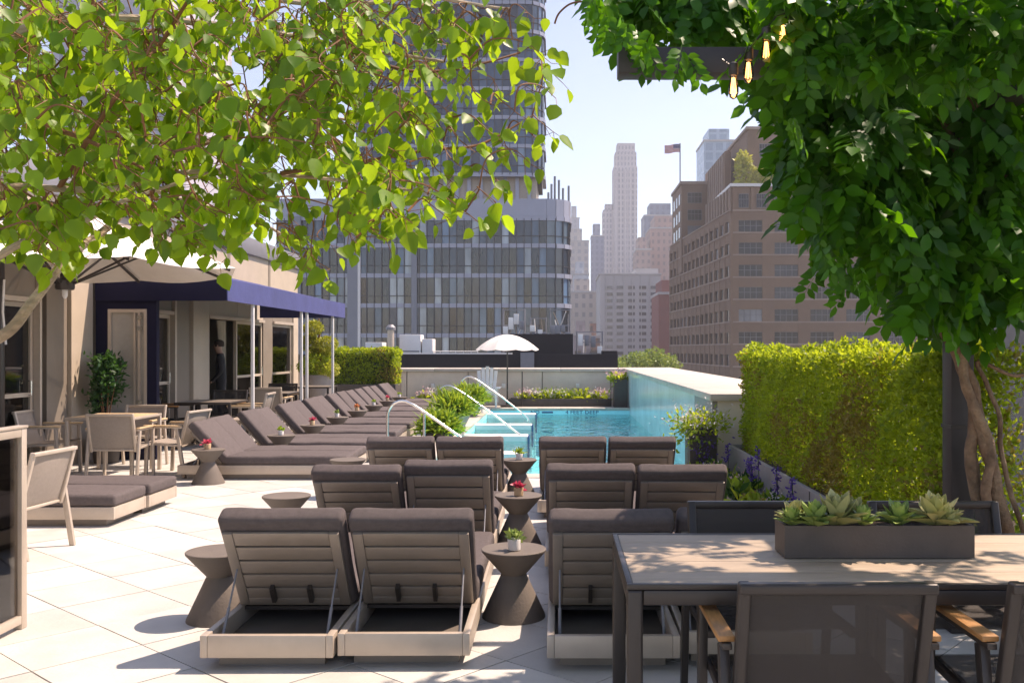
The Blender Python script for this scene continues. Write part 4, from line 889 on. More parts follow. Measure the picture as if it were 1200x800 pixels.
for i in range(3):
    s_ = LV[300+i::3]; link('leaves', scatter('leaves', *CT[i], np.array([l[0] for l in s_])-wo, [l[1] for l in s_], [l[2] for l in s_], [l[3] for l in s_], L_VINE), wv, kind='stuff')
# thin curling tendril at the top
at(MB().tube(smooth_path([P(700,5,3.6), P(685,2,3.6), P(668,5,3.6), P(655,16,3.6), P(650,28,3.6)], 6), .004, 5).build('tendril', TWIG), wv)
at(MB().tube(smooth_path([P(1012,130,4.55), P(1010,170,4.5), P(1008,210,4.5), P(1016,235,4.5)], 6), .006, 5).build('tendril', VINE), wv)
# string lights
bw = [(859.5, 98, 3.3), (877, 80, 3.32), (898, 56, 3.34), (917, 36, 3.36), (1172, 46, 4.15)]
GLB = glass_mat('bulb_glass', (.98,.93,.86)); FIL = emit_mat('filament', (1,.50,.16), 2.2)
MB().tube(smooth_path([P(846,70,3.3), P(859,76,3.3), P(877,58,3.32), P(898,34,3.34), P(917,14,3.36), P(960,-10,3.4), P(1172,27,4.15), P(1260,-20,4.2)], 6), .004, 6).build('light_cable', CHAR, label='black cable of the string lights hanging under the vine', cat='cable')
for (px, py, Y), lb in zip(bw, ('lowest clear bulb at the left end of the string lights', 'amber bulb second from the left on the string lights', 'amber bulb third from the left among the vine leaves', 'highest amber bulb near the top edge', 'small bulb deep in the vine at the right')):
    p = P(px, py, Y); o = thing('light_bulb', lb, 'light bulb', p, 0, 'string light bulbs')
    MB().lathe([(.016,.028),(.017,.03),(.017,.068),(.008,.075)], 12).build('socket', CHAR, o, smooth=True)
    MB().lathe([(.003,-.055),(.013,-.048),(.018,-.03),(.018,-.01),(.012,.02),(.012,.027)], 14).build('glass', GLB, o, smooth=True)
    for k_ in range(4): a_ = k_*1.57; MB().tube([(.004*math.cos(a_),.004*math.sin(a_),.02),(.010*math.cos(a_),.010*math.sin(a_),-.035)], .0022, 5).build('filament', FIL, o)
# fern leaf at the right edge
ff = thing('fern', 'small fern frond by the vine stems at the right edge', 'fern', (2.47, 4.60, 0))
MB().lathe([(.10,0),(.14,.30),(.13,.30),(.12,.27)], 16).build('pot', DPLANT, ff, smooth=True); MB().lathe([(.11,.2),(.12,.26)], 14).build('soil', SOIL, ff)
n = 260; a_ = RNG.random(n)*6.28; d = np.stack([np.cos(a_)*.7,np.sin(a_)*.7,RNG.uniform(.3,1.0,n)],1); t_ = RNG.random(n); pos = d*t_[:,None]*.42+(0,0,.28); link('fronds', scatter('fronds', *OVAL, pos, d*.4+rdir(n), rdir(n,(0,0,1)), RNG.uniform(.04,.08,n), L_FERN), ff, kind='stuff')

# ---------------------------------------------------------------- the tree reaching in from the left
tr_ = thing('birch_tree', 'leafy tree with pale limbs reaching in from the upper left', 'tree', (-2.75, 2.7, 0)); to = Vector((-2.75, 2.7, 0)); P0 = P
def P(px, py, Y): return P0(px, py, Y*.74)
MB().lathe([(.34,0),(.36,.02),(.42,.55),(.44,.6),(.40,.6),(.39,.55)], 24).build('pot', PLANTER, tr_, smooth=True); MB().lathe([(.39,.4),(.39,.53)], 20).build('soil', SOIL, tr_)
T0 = to + Vector((0,0,.5)); T1 = to + Vector((.05,.02,1.3)); T2 = to + Vector((0,.1,1.95)); T3 = to + Vector((.1,.15,2.6)); T4 = to + Vector((.15,.1,3.2))
at(MB().tube(smooth_path([T0,T1,T2,T3,T4],6), np.linspace(.075,.03,25), 12).build('trunk', BARK, smooth=True), tr_)
limbs = [([T2, P(-80,110,3.8), P(0,48,3.7), P(70,22,3.7), P(150,20,3.8), P(230,27,3.9), P(330,40,4.0), P(420,60,4.1), P(520,72,4.2)], .020, .005),
         ([T1, P(-100,420,3.7), P(0,392,3.8), P(40,350,3.9), P(82,298,4.0), P(140,255,4.2), P(215,185,4.4), P(300,140,4.6), P(400,110,4.8)], .021, .006),
         ([T1, P(-60,350,3.5), P(0,302,3.5), P(50,277,3.55), P(100,262,3.6), P(150,232,3.7), P(250,200,3.8)], .014, .004),
         ([T2, P(-80,240,3.6), P(0,220,3.6), P(70,222,3.6), P(130,220,3.7), P(210,202,3.8), P(300,205,3.9), P(400,212,4.0), P(480,225,4.1)], .013, .004),
         ([T2, P(-60,150,4.2), P(0,110,4.2), P(60,118,4.2), P(140,140,4.3), P(250,150,4.5), P(380,140,4.7), P(470,150,4.9)], .015, .004),
         ([T3, P(-40,-40,3.9), P(100,-20,4.0), P(250,-10,4.1), P(380,5,4.3), P(500,0,4.5), P(600,10,4.6)], .018, .004),
         ([P(330,205,3.9), P(420,190,4.0), P(500,178,4.1), P(560,170,4.2), P(610,145,4.3)], .007, .003),
         ([P(400,60,4.1), P(480,85,4.2), P(560,75,4.3), P(610,60,4.4)], .007, .003),
         ([T2, P(-60,200,4.8), P(80,180,5.0), P(200,230,5.2), P(300,260,5.3), P(350,290,5.4)], .016, .004),
         ([P(215,190,4.3), P(180,270,4.4), P(220,290,4.5), P(240,300,4.6)], .006, .003),
         ([P(70,222,3.6), P(130,120,3.5), P(180,60,3.4), P(230,-10,3.3)], .008, .004),
         ([P(0,120,3.6), P(60,150,3.5), P(120,175,3.4), P(180,205,3.35)], .009, .003)]
SK = []
for pts, r0, r1 in limbs:
    sp = smooth_path(pts, 7); sp = [p + Vector((noise.noise(p*3), noise.noise(p*3+Vector((4,1,0))), noise.noise(p*3+Vector((0,9,2)))))*.014 for p in sp]; n = len(sp)
    at(MB().tube(sp, [r0+(r1-r0)*i/n for i in range(n)], 8).build('limb', BARK if r0 > .012 else TWIG, smooth=True), tr_); SK += sp
SKA = np.array([tuple(p) for p in SK])
bot = [(-60,330),(0,300),(40,315),(70,300),(120,300),(150,290),(200,300),(245,318),(290,292),(340,320),(365,322),(380,285),(430,290),(450,282),(480,290),(520,235),(545,262),(580,228),(600,190),(625,175),(640,140),(645,90),(640,30),(615,0)]
def tlow(px): return float(np.interp(px, [p[0] for p in bot], [p[1] for p in bot]))
TL = []; tw = MB()
SKL = [tuple(p) for p in SK]
def twig(c, nleaf, sz):
    global SKA
    dd = np.linalg.norm(SKA - np.array(c), axis=1) + .5*np.maximum(0, SKA[:,0]-c.x); s0 = Vector(SKA[int(np.argmin(dd))])
    if (c-s0).length > .9: s0 = s0.lerp(c, .5)
    mid = s0.lerp(c, .5) + Vector((random.gauss(0,.015), random.gauss(0,.02), .03)); end = c + Vector((.05,0,-.04))
    sp = smooth_path([s0, mid, c, end], 5); n = len(sp); tw.tube(sp, [.0024*(1-i/n)+.0009 for i in range(n)], 4, cap=False)
    SKL.extend(tuple(p) for p in sp[2:]); SKA = np.array(SKL)
    for k_ in range(nleaf):
        i = int(n*(.3+.7*random.random())) if k_ else n-1; p = sp[min(i, n-1)]; off = Vector((random.gauss(0,1), random.gauss(0,1), random.gauss(0,.6)-.4)).normalized(); q = p + off*random.uniform(.02,.055)
        tw.tube([p, q], [.0011, .0009], 3, cap=False)
        d = off*.6 + Vector((random.gauss(0,.3), random.gauss(0,.3), -.75)); nrm = Vector((random.gauss(0,.7)+.3, random.gauss(0,.7)-.35, random.gauss(.45,.5)))
        TL.append((q, d, nrm, sz*random.uniform(.65,1.25)))
cnt = 0
while cnt < 690:
    px = random.uniform(-120, 645); py = random.uniform(-60, 320); Y = random.choice((random.uniform(3.0,4.1), random.uniform(3.6,4.9)))
    if py > tlow(px) - 26 or (py < 0 and random.random() < .4): continue
    if px > 410 and random.random() < min(.82, (px-390)/220): continue
    if noise.noise(Vector((px/75, py/60, Y*.8))) < -.30: continue
    twig(P(px, py, Y), random.randint(6, 9), random.uniform(.036, .056)); cnt += 1
for px, py in ((365,308),(355,318),(545,258),(560,230),(575,215),(600,185),(620,165),(630,150),(640,92),(628,70),(615,60),(605,15),(590,130),(240,305),(45,305),(62,300),(95,290),(450,262),(470,270),(505,250),(520,228),(632,110),(600,80),(560,60),(585,40)):
    twig(P(px, py-10, random.uniform(3.4,4.2)), random.randint(5,7), .052)
tw_o = tw.build('twigs', TWIG, kind='stuff'); at(tw_o, tr_)
TL.sort(key=lambda l: (l[0].y/l[3]) + (0 if inview(l[0]) else 1000))
hm = scatter('leaf', *HEART, [(0,0,0)], [(0,1,0)], [(0,0,1)], [1], L_TREE)
for p, d, nr, s_ in TL[:300]:
    d = d.normalized(); sd = d.cross(nr).normalized(); nn_ = sd.cross(d); o = link('leaf', hm, tr_); o.matrix_local = Matrix.Translation(p-to) @ Matrix((sd, d, nn_)).transposed().to_4x4() @ Matrix.Scale(s_, 4)
s_ = TL[300:]; link('leaves', scatter('leaves', *HEART, np.array([tuple(l[0]-to) for l in s_]), [l[1] for l in s_], [l[2] for l in s_], [l[3] for l in s_], L_TREE), tr_, kind='stuff')

P = P0
# ---------------------------------------------------------------- the city beyond
GZ = -35
PANE = pane_mat('tower_pane', [(0,(.009,.018,.030)),(.30,(.022,.042,.068)),(.48,(.05,.095,.15)),(.60,(.014,.022,.032)),(.68,(.12,.19,.26)),(.80,(.38,.45,.50)),(.92,(.09,.18,.30))], spec=.7)
PANE_B = pane_mat('upper_tower_pane', [(0,(.03,.055,.10)),(.35,(.06,.11,.19)),(.6,(.10,.17,.27)),(.8,(.17,.25,.34)),(.93,(.03,.05,.08))], spec=.5)
FRAME = mat('tower_frame', (.19,.205,.245), .45, metal=.4, var=.08, vs=.5)
SPAN = mat('tower_spandrel', (.30,.32,.40), .4, metal=.2, var=.08, vs=.4)
FIN = mat('tower_fin', (.055,.058,.068), .5, metal=.4)
unit = MB().box(-.5,.5,-.5,.5,-.5,.5)
def curtain(o, pts, zs, bay, pane, band=.5, spd=.5):
    """o: thing at origin-based location; pts plan polyline; zs floor levels"""
    L0 = o.location; pm = unit.mesh('pane', pane); fins = MB(); segs_ = []
    for (x0_,y0_),(x1_,y1_) in zip(pts[:-1], pts[1:]):
        ln = math.hypot(x1_-x0_, y1_-y0_); nb = max(1, round(ln/bay))
        for i in range(nb):
            a_ = (x0_+(x1_-x0_)*i/nb, y0_+(y1_-y0_)*i/nb); b_ = (x0_+(x1_-x0_)*(i+1)/nb, y0_+(y1_-y0_)*(i+1)/nb); segs_.append((a_, b_))
    for a_, b_ in segs_:
        fins.bar((a_[0],a_[1]-.12,zs[0]), (a_[0],a_[1]-.12,zs[-1]), .10, .30, (0,1,0))
        ang = math.atan2(b_[1]-a_[1], b_[0]-a_[0]); w_ = math.hypot(b_[0]-a_[0], b_[1]-a_[1])
        for z0_, z1_ in zip(zs[:-1], zs[1:]):
            q = link('pane', pm, o, Vector(((a_[0]+b_[0])/2, (a_[1]+b_[1])/2, (z0_+band/2+z1_-band/2)/2)) - L0, (0,0,ang)); q.scale = (w_-.02, .12, z1_-z0_-band); q.rotation_euler = (random.gauss(0,.012), 0, ang+random.gauss(0,.018))
            if z1_-z0_ > 3 and random.random() < .0: pass
    fm = fins.build('fins', FIN, kind='stuff'); at(fm, o)
    for z in zs:
        m_ = MB()
        for (x0_,y0_),(x1_,y1_) in zip(pts[:-1], pts[1:]): m_.bar((x0_,y0_,z),(x1_,y1_,z), .5, band)
        at(m_.build('floor_band', SPAN), o)
        if z < zs[-1]:
            m_ = MB()
            for (x0_,y0_),(x1_,y1_) in zip(pts[:-1], pts[1:]): m_.bar((x0_,y0_-.1,z+1.25),(x1_,y1_-.1,z+1.25), .2, .09)
            at(m_.build('floor_rail', FIN), o)
def arc(cx, cy, r, a0, a1, n): return [(cx+r*math.cos(R(a0+(a1-a0)*i/n)), cy+r*math.sin(R(a0+(a1-a0)*i/n))) for i in range(n+1)]
k = 120/FPX; xl, xr = (325-VX)*k, (668-VX)*k
gt = thing('glass_block', 'wide grey glass office block with rounded corner behind the pool', 'building', ((xl+xr)/2, 130, GZ))
zl = [EYE-(y-VY)*k for y in (463, 428, 393, 358, 323, 288, 256)]
curtain(gt, [(xl,120)] + arc(xr-3, 123, 3, -90, 0, 4) + [(xr,132)], zl, .95, PANE, .55)
at(MB().box(xl, xr-3, 120.35, 140, GZ, zl[-1]).build('core', mat('tower_core', (.06,.06,.07), .8)), gt); at(MB().box(xr-3.0, xr-.35, 123, 140, GZ, zl[-1]-.01).build('core', mat('tower_core', (.06,.06,.07), .8)), gt)
m = MB()
for (a0,b0),(a1,b1) in zip(([(xl,120)]+arc(xr-3,123,3,-90,0,4)+[(xr,132)])[:-1], ([(xl,120)]+arc(xr-3,123,3,-90,0,4)+[(xr,132)])[1:]): m.bar((a0,b0,zl[-1]+1.4),(a1,b1,zl[-1]+1.4),.3,2.2)
at(m.build('parapet_band', SPAN), gt)
for px, w_ in ((414, 1.3), (486, .7), (349, 1.0)): x = (px-VX)*k; at(MB().box(x-w_/2, x+w_/2, 119.45, 119.82, GZ, zl[-1]+.2).build('column', FRAME), gt)
at(MB().box((418-VX)*k, (423-VX)*k, 119.5, 119.86, GZ, zl[-2]).build('column', WHITEM), gt)
for i, (px, h_) in enumerate(((646,2.5),(650,3.6),(655,3.2),(660,2.2),(667,2.6),(642,1.8))): x = (px-VX)*k; at(MB().tube([(x,124+i*.5,zl[-1]),(x,124+i*.5,zl[-1]+2.6+h_)], .16, 6).build('rooftop_mast', FRAME), gt)
k = 128/FPX; xl, xr = (418-VX)*k, (637-VX)*k; z0_ = EYE-(205-VY)*k
ut = thing('glass_tower', 'tall blue glass tower with rounded corner rising above the office block', 'building', ((xl+xr)/2, 136, zl[-1]+2))
zu = [z0_ + 33.6*k*i for i in range(9)]
curtain(ut, [(xl,128)]+arc(xr-2.5,130.5,2.5,-90,0,4)+[(xr,138)], zu, 1.05, PANE_B, .5)
at(MB().box(xl, xr-2.5, 128.4, 145, z0_+.01, zu[-1]).build('core', mat('tower_core', (.06,.06,.07), .8)), ut); at(MB().box(xr-2.5, xr-.4, 130.5, 145, z0_+.01, zu[-1]-.01).build('core', mat('tower_core', (.06,.06,.07), .8)), ut)
at(MB().box(xl+1, xr-1, 129.5, 144, zl[-1]-.5, z0_).build('recessed_storey', mat('beige_stone_storey', (.5,.43,.36), .7)), ut)
for i in range(14): x = xl+2+(xr-xl-4)*i/13; at(MB().box(x-.25, x+.25, 129.0, 129.45, zl[-1]-.5, z0_).build('pier', SPAN), ut)

def bldg(name, label, px0, px1, pyt, Y, depth, m, cat='building', roof=None):
    k_ = Y/FPX; x0_, x1_ = (px0-VX)*k_, (px1-VX)*k_; zt = EYE-(pyt-VY)*k_; o = thing(name, label, cat, ((x0_+x1_)/2, Y+depth/2, GZ))
    at(MB().box(x0_, x1_, Y, Y+depth, GZ, zt).build('wall', m), o); return o, x0_, x1_, zt, k_
def wins(o, x0_, x1_, zt, zb_, Y, nx_, nz_, wf, hf, pm, mx=0, sill=None):
    me = unit.mesh('window', pm)
    cw = (x1_-x0_)/nx_; chh = (zt-zb_)/nz_
    for i in range(nx_):
        for j in range(nz_):
            q = link('window', me, o, Vector((x0_+cw*(i+.5), Y-.02, zb_+chh*(j+.5)))-o.location); q.scale = (cw*wf, .3, chh*hf)
def winmat(name, col, wcol, sx, sz, fx=.5, fz=.5, rough=.7):
    """far facades: rows of windows too small to tell apart"""
    m_ = mat(name, col, rough, var=.07, vs=.08); t_ = m_.node_tree; N_ = t_.nodes; L_ = t_.links
    g_ = N_.new('ShaderNodeNewGeometry'); s_ = N_.new('ShaderNodeSeparateXYZ'); L_.new(g_.outputs['Position'], s_.inputs[0])
    ad = N_.new('ShaderNodeMath'); ad.operation = 'ADD'; L_.new(s_.outputs[0], ad.inputs[0]); L_.new(s_.outputs[1], ad.inputs[1])
    outs = []
    for src, per, fr_f in ((ad.outputs[0], sx, fx), (s_.outputs[2], sz, fz)):
        dv = N_.new('ShaderNodeMath'); dv.operation = 'DIVIDE'; dv.inputs[1].default_value = per; L_.new(src, dv.inputs[0])
        fc = N_.new('ShaderNodeMath'); fc.operation = 'FRACT'; L_.new(dv.outputs[0], fc.inputs[0])
        lt = N_.new('ShaderNodeMath'); lt.operation = 'LESS_THAN'; lt.inputs[1].default_value = fr_f; L_.new(fc.outputs[0], lt.inputs[0]); outs.append(lt)
    mu_ = N_.new('ShaderNodeMath'); mu_.operation = 'MULTIPLY'; L_.new(outs[0].outputs[0], mu_.inputs[0]); L_.new(outs[1].outputs[0], mu_.inputs[1])
    b_ = N_['Principled BSDF']; src = b_.inputs['Base Color'].links[0].from_socket; mx_ = N_.new('ShaderNodeMix'); mx_.data_type = 'RGBA'; L_.new(mu_.outputs[0], mx_.inputs[0]); L_.new(src, mx_.inputs[6]); mx_.inputs[7].default_value = (*wcol, 1); L_.new(mx_.outputs[2], b_.inputs['Base Color']); return m_
# grey white building in the middle distance
GW = mat('grey_white_masonry', (.44,.43,.43), .8, var=.06, vs=.2); PW = pane_mat('grey_building_pane', [(0,(.08,.085,.10)),(.5,(.14,.145,.16)),(.8,(.22,.22,.23)),(.93,(.05,.05,.06))], .2)
o, a, b, zt, k = bldg('apartment_block', 'pale grey apartment block with rows of wide windows in the centre distance', 703, 774, 322, 300, 30, GW)
wins(o, (707-VX)*k, (773-VX)*k, EYE-(333-VY)*k, EYE-(433-VY)*k, 300, 5, 13, .62, .48, PW)
at(MB().box((745-VX)*k, (772-VX)*k, 302, 320, zt, zt+2.2).build('penthouse', GW), o); at(MB().box((708-VX)*k, (730-VX)*k, 308, 320, zt, zt+1.2).build('penthouse', GW), o); at(MB().box(a-.3, b+.3, 299.7, 330.3, zt, zt+.5).build('cornice', GW), o)
for i in range(6): x = a + 2 + i*2.8; at(MB().box(x-.12, x+.12, 299.55, 299.86, GZ, zt-.1).build('pier', GW), o)
# tall slim tower
LT = winmat('pale_tower_stone', (.56,.52,.53), (.33,.32,.36), 2.2, 3.6, .45, .6)
o, a, b, zt, k = bldg('slim_tower', 'tall slim pale stone tower with stepped crown on the skyline', 719, 747, 195, 600, 17, LT)
at(MB().box((721-VX)*k, (746-VX)*k, 600.5, 616, zt, EYE-(178-VY)*k).build('crown', LT), o); at(MB().box((723.5-VX)*k, (744.5-VX)*k, 602, 615, EYE-(178-VY)*k, EYE-(167-VY)*k).build('crown', LT), o)
for i in range(5): x = a + (b-a)*(i+.5)/5; at(MB().box(x-.5, x+.5, 599.1, 599.95, GZ, zt-2).build('rib', mat('tower_rib', (.6,.56,.56), .8, var=.05)), o)
at(MB().box((707-VX)*k, (719.5-VX)*k, 603, 620, GZ, EYE-(245-VY)*k).build('shoulder', LT), o); at(MB().box((709.5-VX)*k, (718-VX)*k, 604, 615, EYE-(245-VY)*k, EYE-(238-VY)*k).build('shoulder', LT), o); at(MB().box((746-VX)*k, (750-VX)*k, 604, 618, GZ, EYE-(300-VY)*k).build('shoulder', LT), o)
fars = [('far_highrise', 'pale hazy high rise partly behind the glass block corner', 664, 690, 283, 480, 20, winmat('far_a', (.52,.48,.45), (.38,.37,.38), 3.4, 3.6, .5, .55)),
        ('far_highrise', 'narrow grey hazy high rise above the beige one', 668, 679, 256, 620, 14, winmat('far_b', (.5,.5,.54), (.4,.41,.45), 3, 3.4, .5, .6)),
        ('far_highrise', 'dark blue slab standing behind the beige high rise', 693, 708, 277, 560, 14, winmat('far_c', (.24,.28,.38), (.16,.2,.3), 3, 3.4, .5, .6)),
        ('far_midrise', 'beige masonry building with tiny windows left of the grey block', 668, 701, 343, 340, 20, winmat('far_d', (.48,.42,.38), (.26,.24,.25), 2.6, 3.3, .45, .5)),
        ('far_midrise', 'white blue glass midrise above the beige masonry building', 672, 690, 322, 400, 16, winmat('far_e', (.46,.5,.55), (.3,.36,.44), 2.6, 3.3, .5, .6)),
        ('far_brick_house', 'small brown brick house front beside the grey block', 690, 703, 396, 260, 12, winmat('far_f', (.27,.15,.12), (.12,.1,.1), 2.2, 3.2, .4, .5)),
        ('far_brick_house', 'dull lilac building low behind the rooftop machinery', 672, 692, 393, 250, 12, winmat('far_g', (.30,.26,.29), (.2,.18,.2), 2.2, 3.2, .4, .5)),
        ('blue_slab_tower', 'dark blue glass slab behind the reddish building', 755, 800, 253, 520, 20, winmat('far_h', (.14,.19,.28), (.1,.14,.22), 3.2, 3.6, .5, .6, .4)),
        ('stepped_red_building', 'hazy reddish stone building stepped behind the grey block', 762, 800, 268, 440, 25, winmat('far_i', (.42,.28,.25), (.25,.18,.18), 2.6, 3.4, .42, .5)),
        ('stepped_red_building', 'lower wing of the reddish building beside the slim tower', 746, 763, 293, 430, 20, winmat('far_j', (.44,.31,.28), (.27,.2,.2), 2.6, 3.4, .42, .5)),
        ('red_brick_building', 'dark red brick wall between the grey block and brown building', 772, 800, 345, 255, 20, mat('dark_red_brick', (.24,.08,.07), .85, var=.12, vs=.4)),
        ('blue_glass_building', 'pale blue glass high rise behind the brown brick building', 825, 869, 166, 330, 18, winmat('far_k', (.30,.42,.52), (.20,.31,.42), 3.6, 3.4, .7, .75, .25)),
        ('left_tower', 'pale lavender tower seen through the leaves at upper left', 60, 200, -60, 160, 30, winmat('far_l', (.48,.46,.52), (.34,.34,.4), 3.4, 3.6, .5, .6))]
for nm, lb, a0, a1, yt, Y, dp, m_ in fars:
    o, a, b, zt, k = bldg(nm, lb, a0, a1, yt, Y, dp, m_)
    at(MB().box(a+(b-a)*.15, b-(b-a)*.3, Y+2, Y+dp-2, zt, zt+1.0+.012*Y).build('roof_block', m_), o); at(MB().box(a-.2, b+.2, Y-.25, Y+dp+.2, zt+.001, zt+.7).build('roof_edge', GW), o)
# brown brick building
BR = mat('brown_brick', (.215,.132,.086), .85, var=.16, vs=.35, bump=.1, bs=4); BRS = mat('brick_trim', (.34,.25,.20), .8, var=.12, vs=.4); BP = pane_mat('loft_pane', [(0,(.015,.018,.022)),(.45,(.03,.036,.045)),(.72,(.06,.07,.085)),(.9,(.22,.23,.25))], .12, spec=.25)
Yc = 156.0; k = Yc/FPX; xc = (858-VX)*k; xr = 95.0
bb = thing('brick_loft_building', 'big brown brick loft building with banks of windows on the right', 'building', (xc+20, Yc+20, GZ))
zrow = [EYE-(y-VY)*k for y in (409.5, 383.5, 357, 331, 305, 279, 253)]     # floor lines on the front
ztop = EYE-(219-VY)*k; sl_ = -.063
def front(x0_, x1_, y, zs, nb, wmesh, wfm, wf=.66):
    cw = (x1_-x0_)/nb
    for i in range(nb+1):
        x = x0_+cw*i; at(MB().box(max(x0_, x-cw*.17), min(x1_, x+cw*.17), y-.35, y, GZ, zs[-1]).build('pier', BR), bb)
    for z in zs: at(MB().box(x0_, x1_, y-.30, y-.001, z-.75, z+.75).build('spandrel', BR), bb); at(MB().box(x0_, x1_, y-.42, y-.3005, z+.76, z+1.0).build('sill_course', BRS), bb)
    for i in range(nb):
        for z0_, z1_ in zip(zs[:-1], zs[1:]):
            q = link('window', wmesh, bb, Vector((x0_+cw*(i+.5), y-.06, (z0_+z1_)/2))-bb.location); q.scale = (cw*.66, 1, z1_-z0_-1.5)
            f_ = link('frame', wfm, q)
wmesh = MB().box(-.5,.5,-.04,.04,-.5,.5).mesh('window', BP)
fmv = MB()
for x in (-.5,-.25,0,.25,.5): fmv.box(x-.012,x+.012,-.09,-.041,-.5,.5)
for z in (-.49,0.1,.49): fmv.box(-.5,.5,-.085,-.042,z-.02,z+.02)
wfm = fmv.mesh('frame', mat('window_frame_grey', (.17,.17,.18), .6))
at(MB().box(xc, xr, Yc, Yc+55, GZ, zrow[-1]).build('wall', BR), bb)
front(xc+.01, xc+6*5.95, Yc, [zrow[0]-7.4, zrow[0]-3.7]+zrow, 6, wmesh, wfm)
# upper storey of the front with paired small windows, white coping
at(MB().box(xc, xr, Yc+.02, Yc+20, zrow[-1]+.01, ztop).build('upper_wall', BR), bb); at(MB().box(xc-.4, xr, Yc-.5, Yc+20.3, ztop+.01, ztop+.5).build('coping', WHITEM), bb)
for i in range(12):
    x = xc+1.9+i*2.95; q = link('window', wmesh, bb, Vector((x, Yc-.03, (zrow[-1]+ztop)/2+.1))-bb.location); q.scale = (1.6, 1, 2.3); link('frame', wfm, q)
for i in range(14): x = xc+.4+i*2.95; at(MB().box(x-.3, x+.3, Yc-.28, Yc+.019, zrow[-1]+1.0, ztop-.02).build('pier', BR), bb)
# penthouse blocks
zp = EYE-(152-VY)*(166/FPX); xp = (876-VX)*166/FPX
at(MB().box(xp, 75, 166, 190, ztop, zp).build('penthouse', BR), bb); at(MB().box(xp-.3, 75, 165.7, 190.2, zp+.01, zp+.5).build('coping', BRS), bb)
for i in range(5): q = link('window', wmesh, bb, Vector((xp+3+i*3.1, 165.97, (ztop+zp)/2+2.2))-bb.location); q.scale = (1.8,1,2.4); link('frame', wfm, q)
z2 = EYE-(118-VY)*(176/FPX); x2 = (908-VX)*176/FPX
at(MB().box(x2, 70, 176, 188, zp, z2).build('tower_block', BR), bb); at(MB().add([(x2-2,175.9,zp+.5),(x2,175.9,zp+.5),(x2,175.9,zp+4.5),(x2-2,180,zp+.5),(x2,180,zp+.5),(x2,180,zp+4.5)], [(0,1,2),(5,4,3),(0,2,5,3),(0,3,4,1)]).build('gable', BRS), bb)
for i in range(7): at(MB().box(x2+.4+i*1.6, x2+.9+i*1.6, 175.7, 175.99, zp+5, z2-.3).build('pier', BRS), bb)
# receding left side: far end swings to the left
def side_pt(t_): return (xc + sl_*t_, Yc + t_)
tl = 55.0; ex, ey = side_pt(tl)
at(MB().add([(xc,Yc+.3,GZ),(ex,ey,GZ),(xc+.3,ey,GZ),(xc,Yc+.3,zrow[-1]-.01),(ex,ey,zrow[-1]-.01),(xc+.3,ey,zrow[-1]-.01)], [(0,1,4,3),(1,2,5,4),(2,0,3,5),(3,4,5),(2,1,0)]).build('side_wall', BR), bb)
nb = 14; ang = math.atan2(1, sl_) ; wside = MB().box(-.5,.5,-.05,.05,-.5,.5).mesh('window', BP); dirv = Vector((sl_,1,0)).normalized(); nrm = Vector((-1, sl_, 0)).normalized()
rows_s = [zrow[0]-7.4, zrow[0]-3.7]+zrow
for z in rows_s:
    a_ = Vector((xc,Yc,z)); b_ = Vector((ex,ey,z)); at(MB().bar(a_+nrm*.18, b_+nrm*.18, .34, 1.6).build('spandrel', BR), bb); at(MB().bar(a_+nrm*.45+Vector((0,0,.9)), b_+nrm*.45+Vector((0,0,.9)), .15, .22).build('sill_course', BRS), bb)
for i in range(nb+1):
    t_ = tl*i/nb; p = Vector((*side_pt(t_), 0)); at(MB().bar(Vector((p.x,p.y,GZ))+nrm*.22, Vector((p.x,p.y,zrow[-1]-.02))+nrm*.22, .40, 1.15, dirv).build('pier', BR), bb)
for i in range(nb):
    for z0_, z1_ in zip(rows_s[:-1], rows_s[1:]):
        p = Vector((*side_pt(tl*(i+.5)/nb), (z0_+z1_)/2)) + nrm*.06; q = link('window', wside, bb, p-bb.location, (0,0,ang)); q.scale = (2.3, 1, 2.0)
# storeys above the side: near return and the far end block
m = MB().add([(xc,Yc+.4,zrow[-1]),(xc+sl_*20,Yc+20,zrow[-1]),(xc+.4,Yc+20,zrow[-1]),(xc,Yc+.4,ztop),(xc+sl_*20,Yc+20,ztop),(xc+.4,Yc+20,ztop)], [(0,1,4,3),(1,2,5,4),(2,0,3,5),(3,4,5)]); at(m.build('side_return', BR), bb)
for i in range(9): t_ = 1+i*2.2; p = Vector((*side_pt(t_),0)); at(MB().bar(Vector((p.x,p.y,zrow[-1]))+nrm*.15, Vector((p.x,p.y,ztop-.1))+nrm*.15, .3, .6, dirv).build('pier', BRS), bb)
Yf = 196.0; kf = Yf/FPX
xa, xb2 = (787-VX)*(210/FPX), (830-VX)*kf; zf = EYE-(216-VY)*kf
at(MB().box(xa+.4, xb2+4, Yf, Yf+16, zrow[-1]-6, zf).build('end_block', BR), bb); at(MB().box(xa+.1, xb2+4, Yf-.3, Yf+16.2, zf+.01, zf+.6).build('coping', BRS), bb)
for j, py in enumerate((232, 252, 271)):
    q = link('window', wmesh, bb, Vector(((814-VX)*kf, Yf-.03, EYE-(py-VY)*kf))-bb.location); q.scale = (2.9,1,2.2); link('frame', wfm, q)
    for i in range(3): q = link('window', wside, bb, Vector((xa+.37, Yf+3+i*4.4, EYE-(py-VY)*kf))-bb.location, (0,0,R(90))); q.scale = (2.3,1,2.2)
at(MB().box((830-VX)*kf, (862-VX)*172/FPX, 176.5, 200, zrow[-1], EYE-(188-VY)*(185/FPX)).build('middle_block', BR), bb)
for i in range(8): y = 178+i*2.4; x = (830-VX)*kf; at(MB().box(x-.25, x-.001, y, y+.8, zrow[-1]+1, EYE-(188-VY)*(185/FPX)-.4).build('pier', BRS), bb)
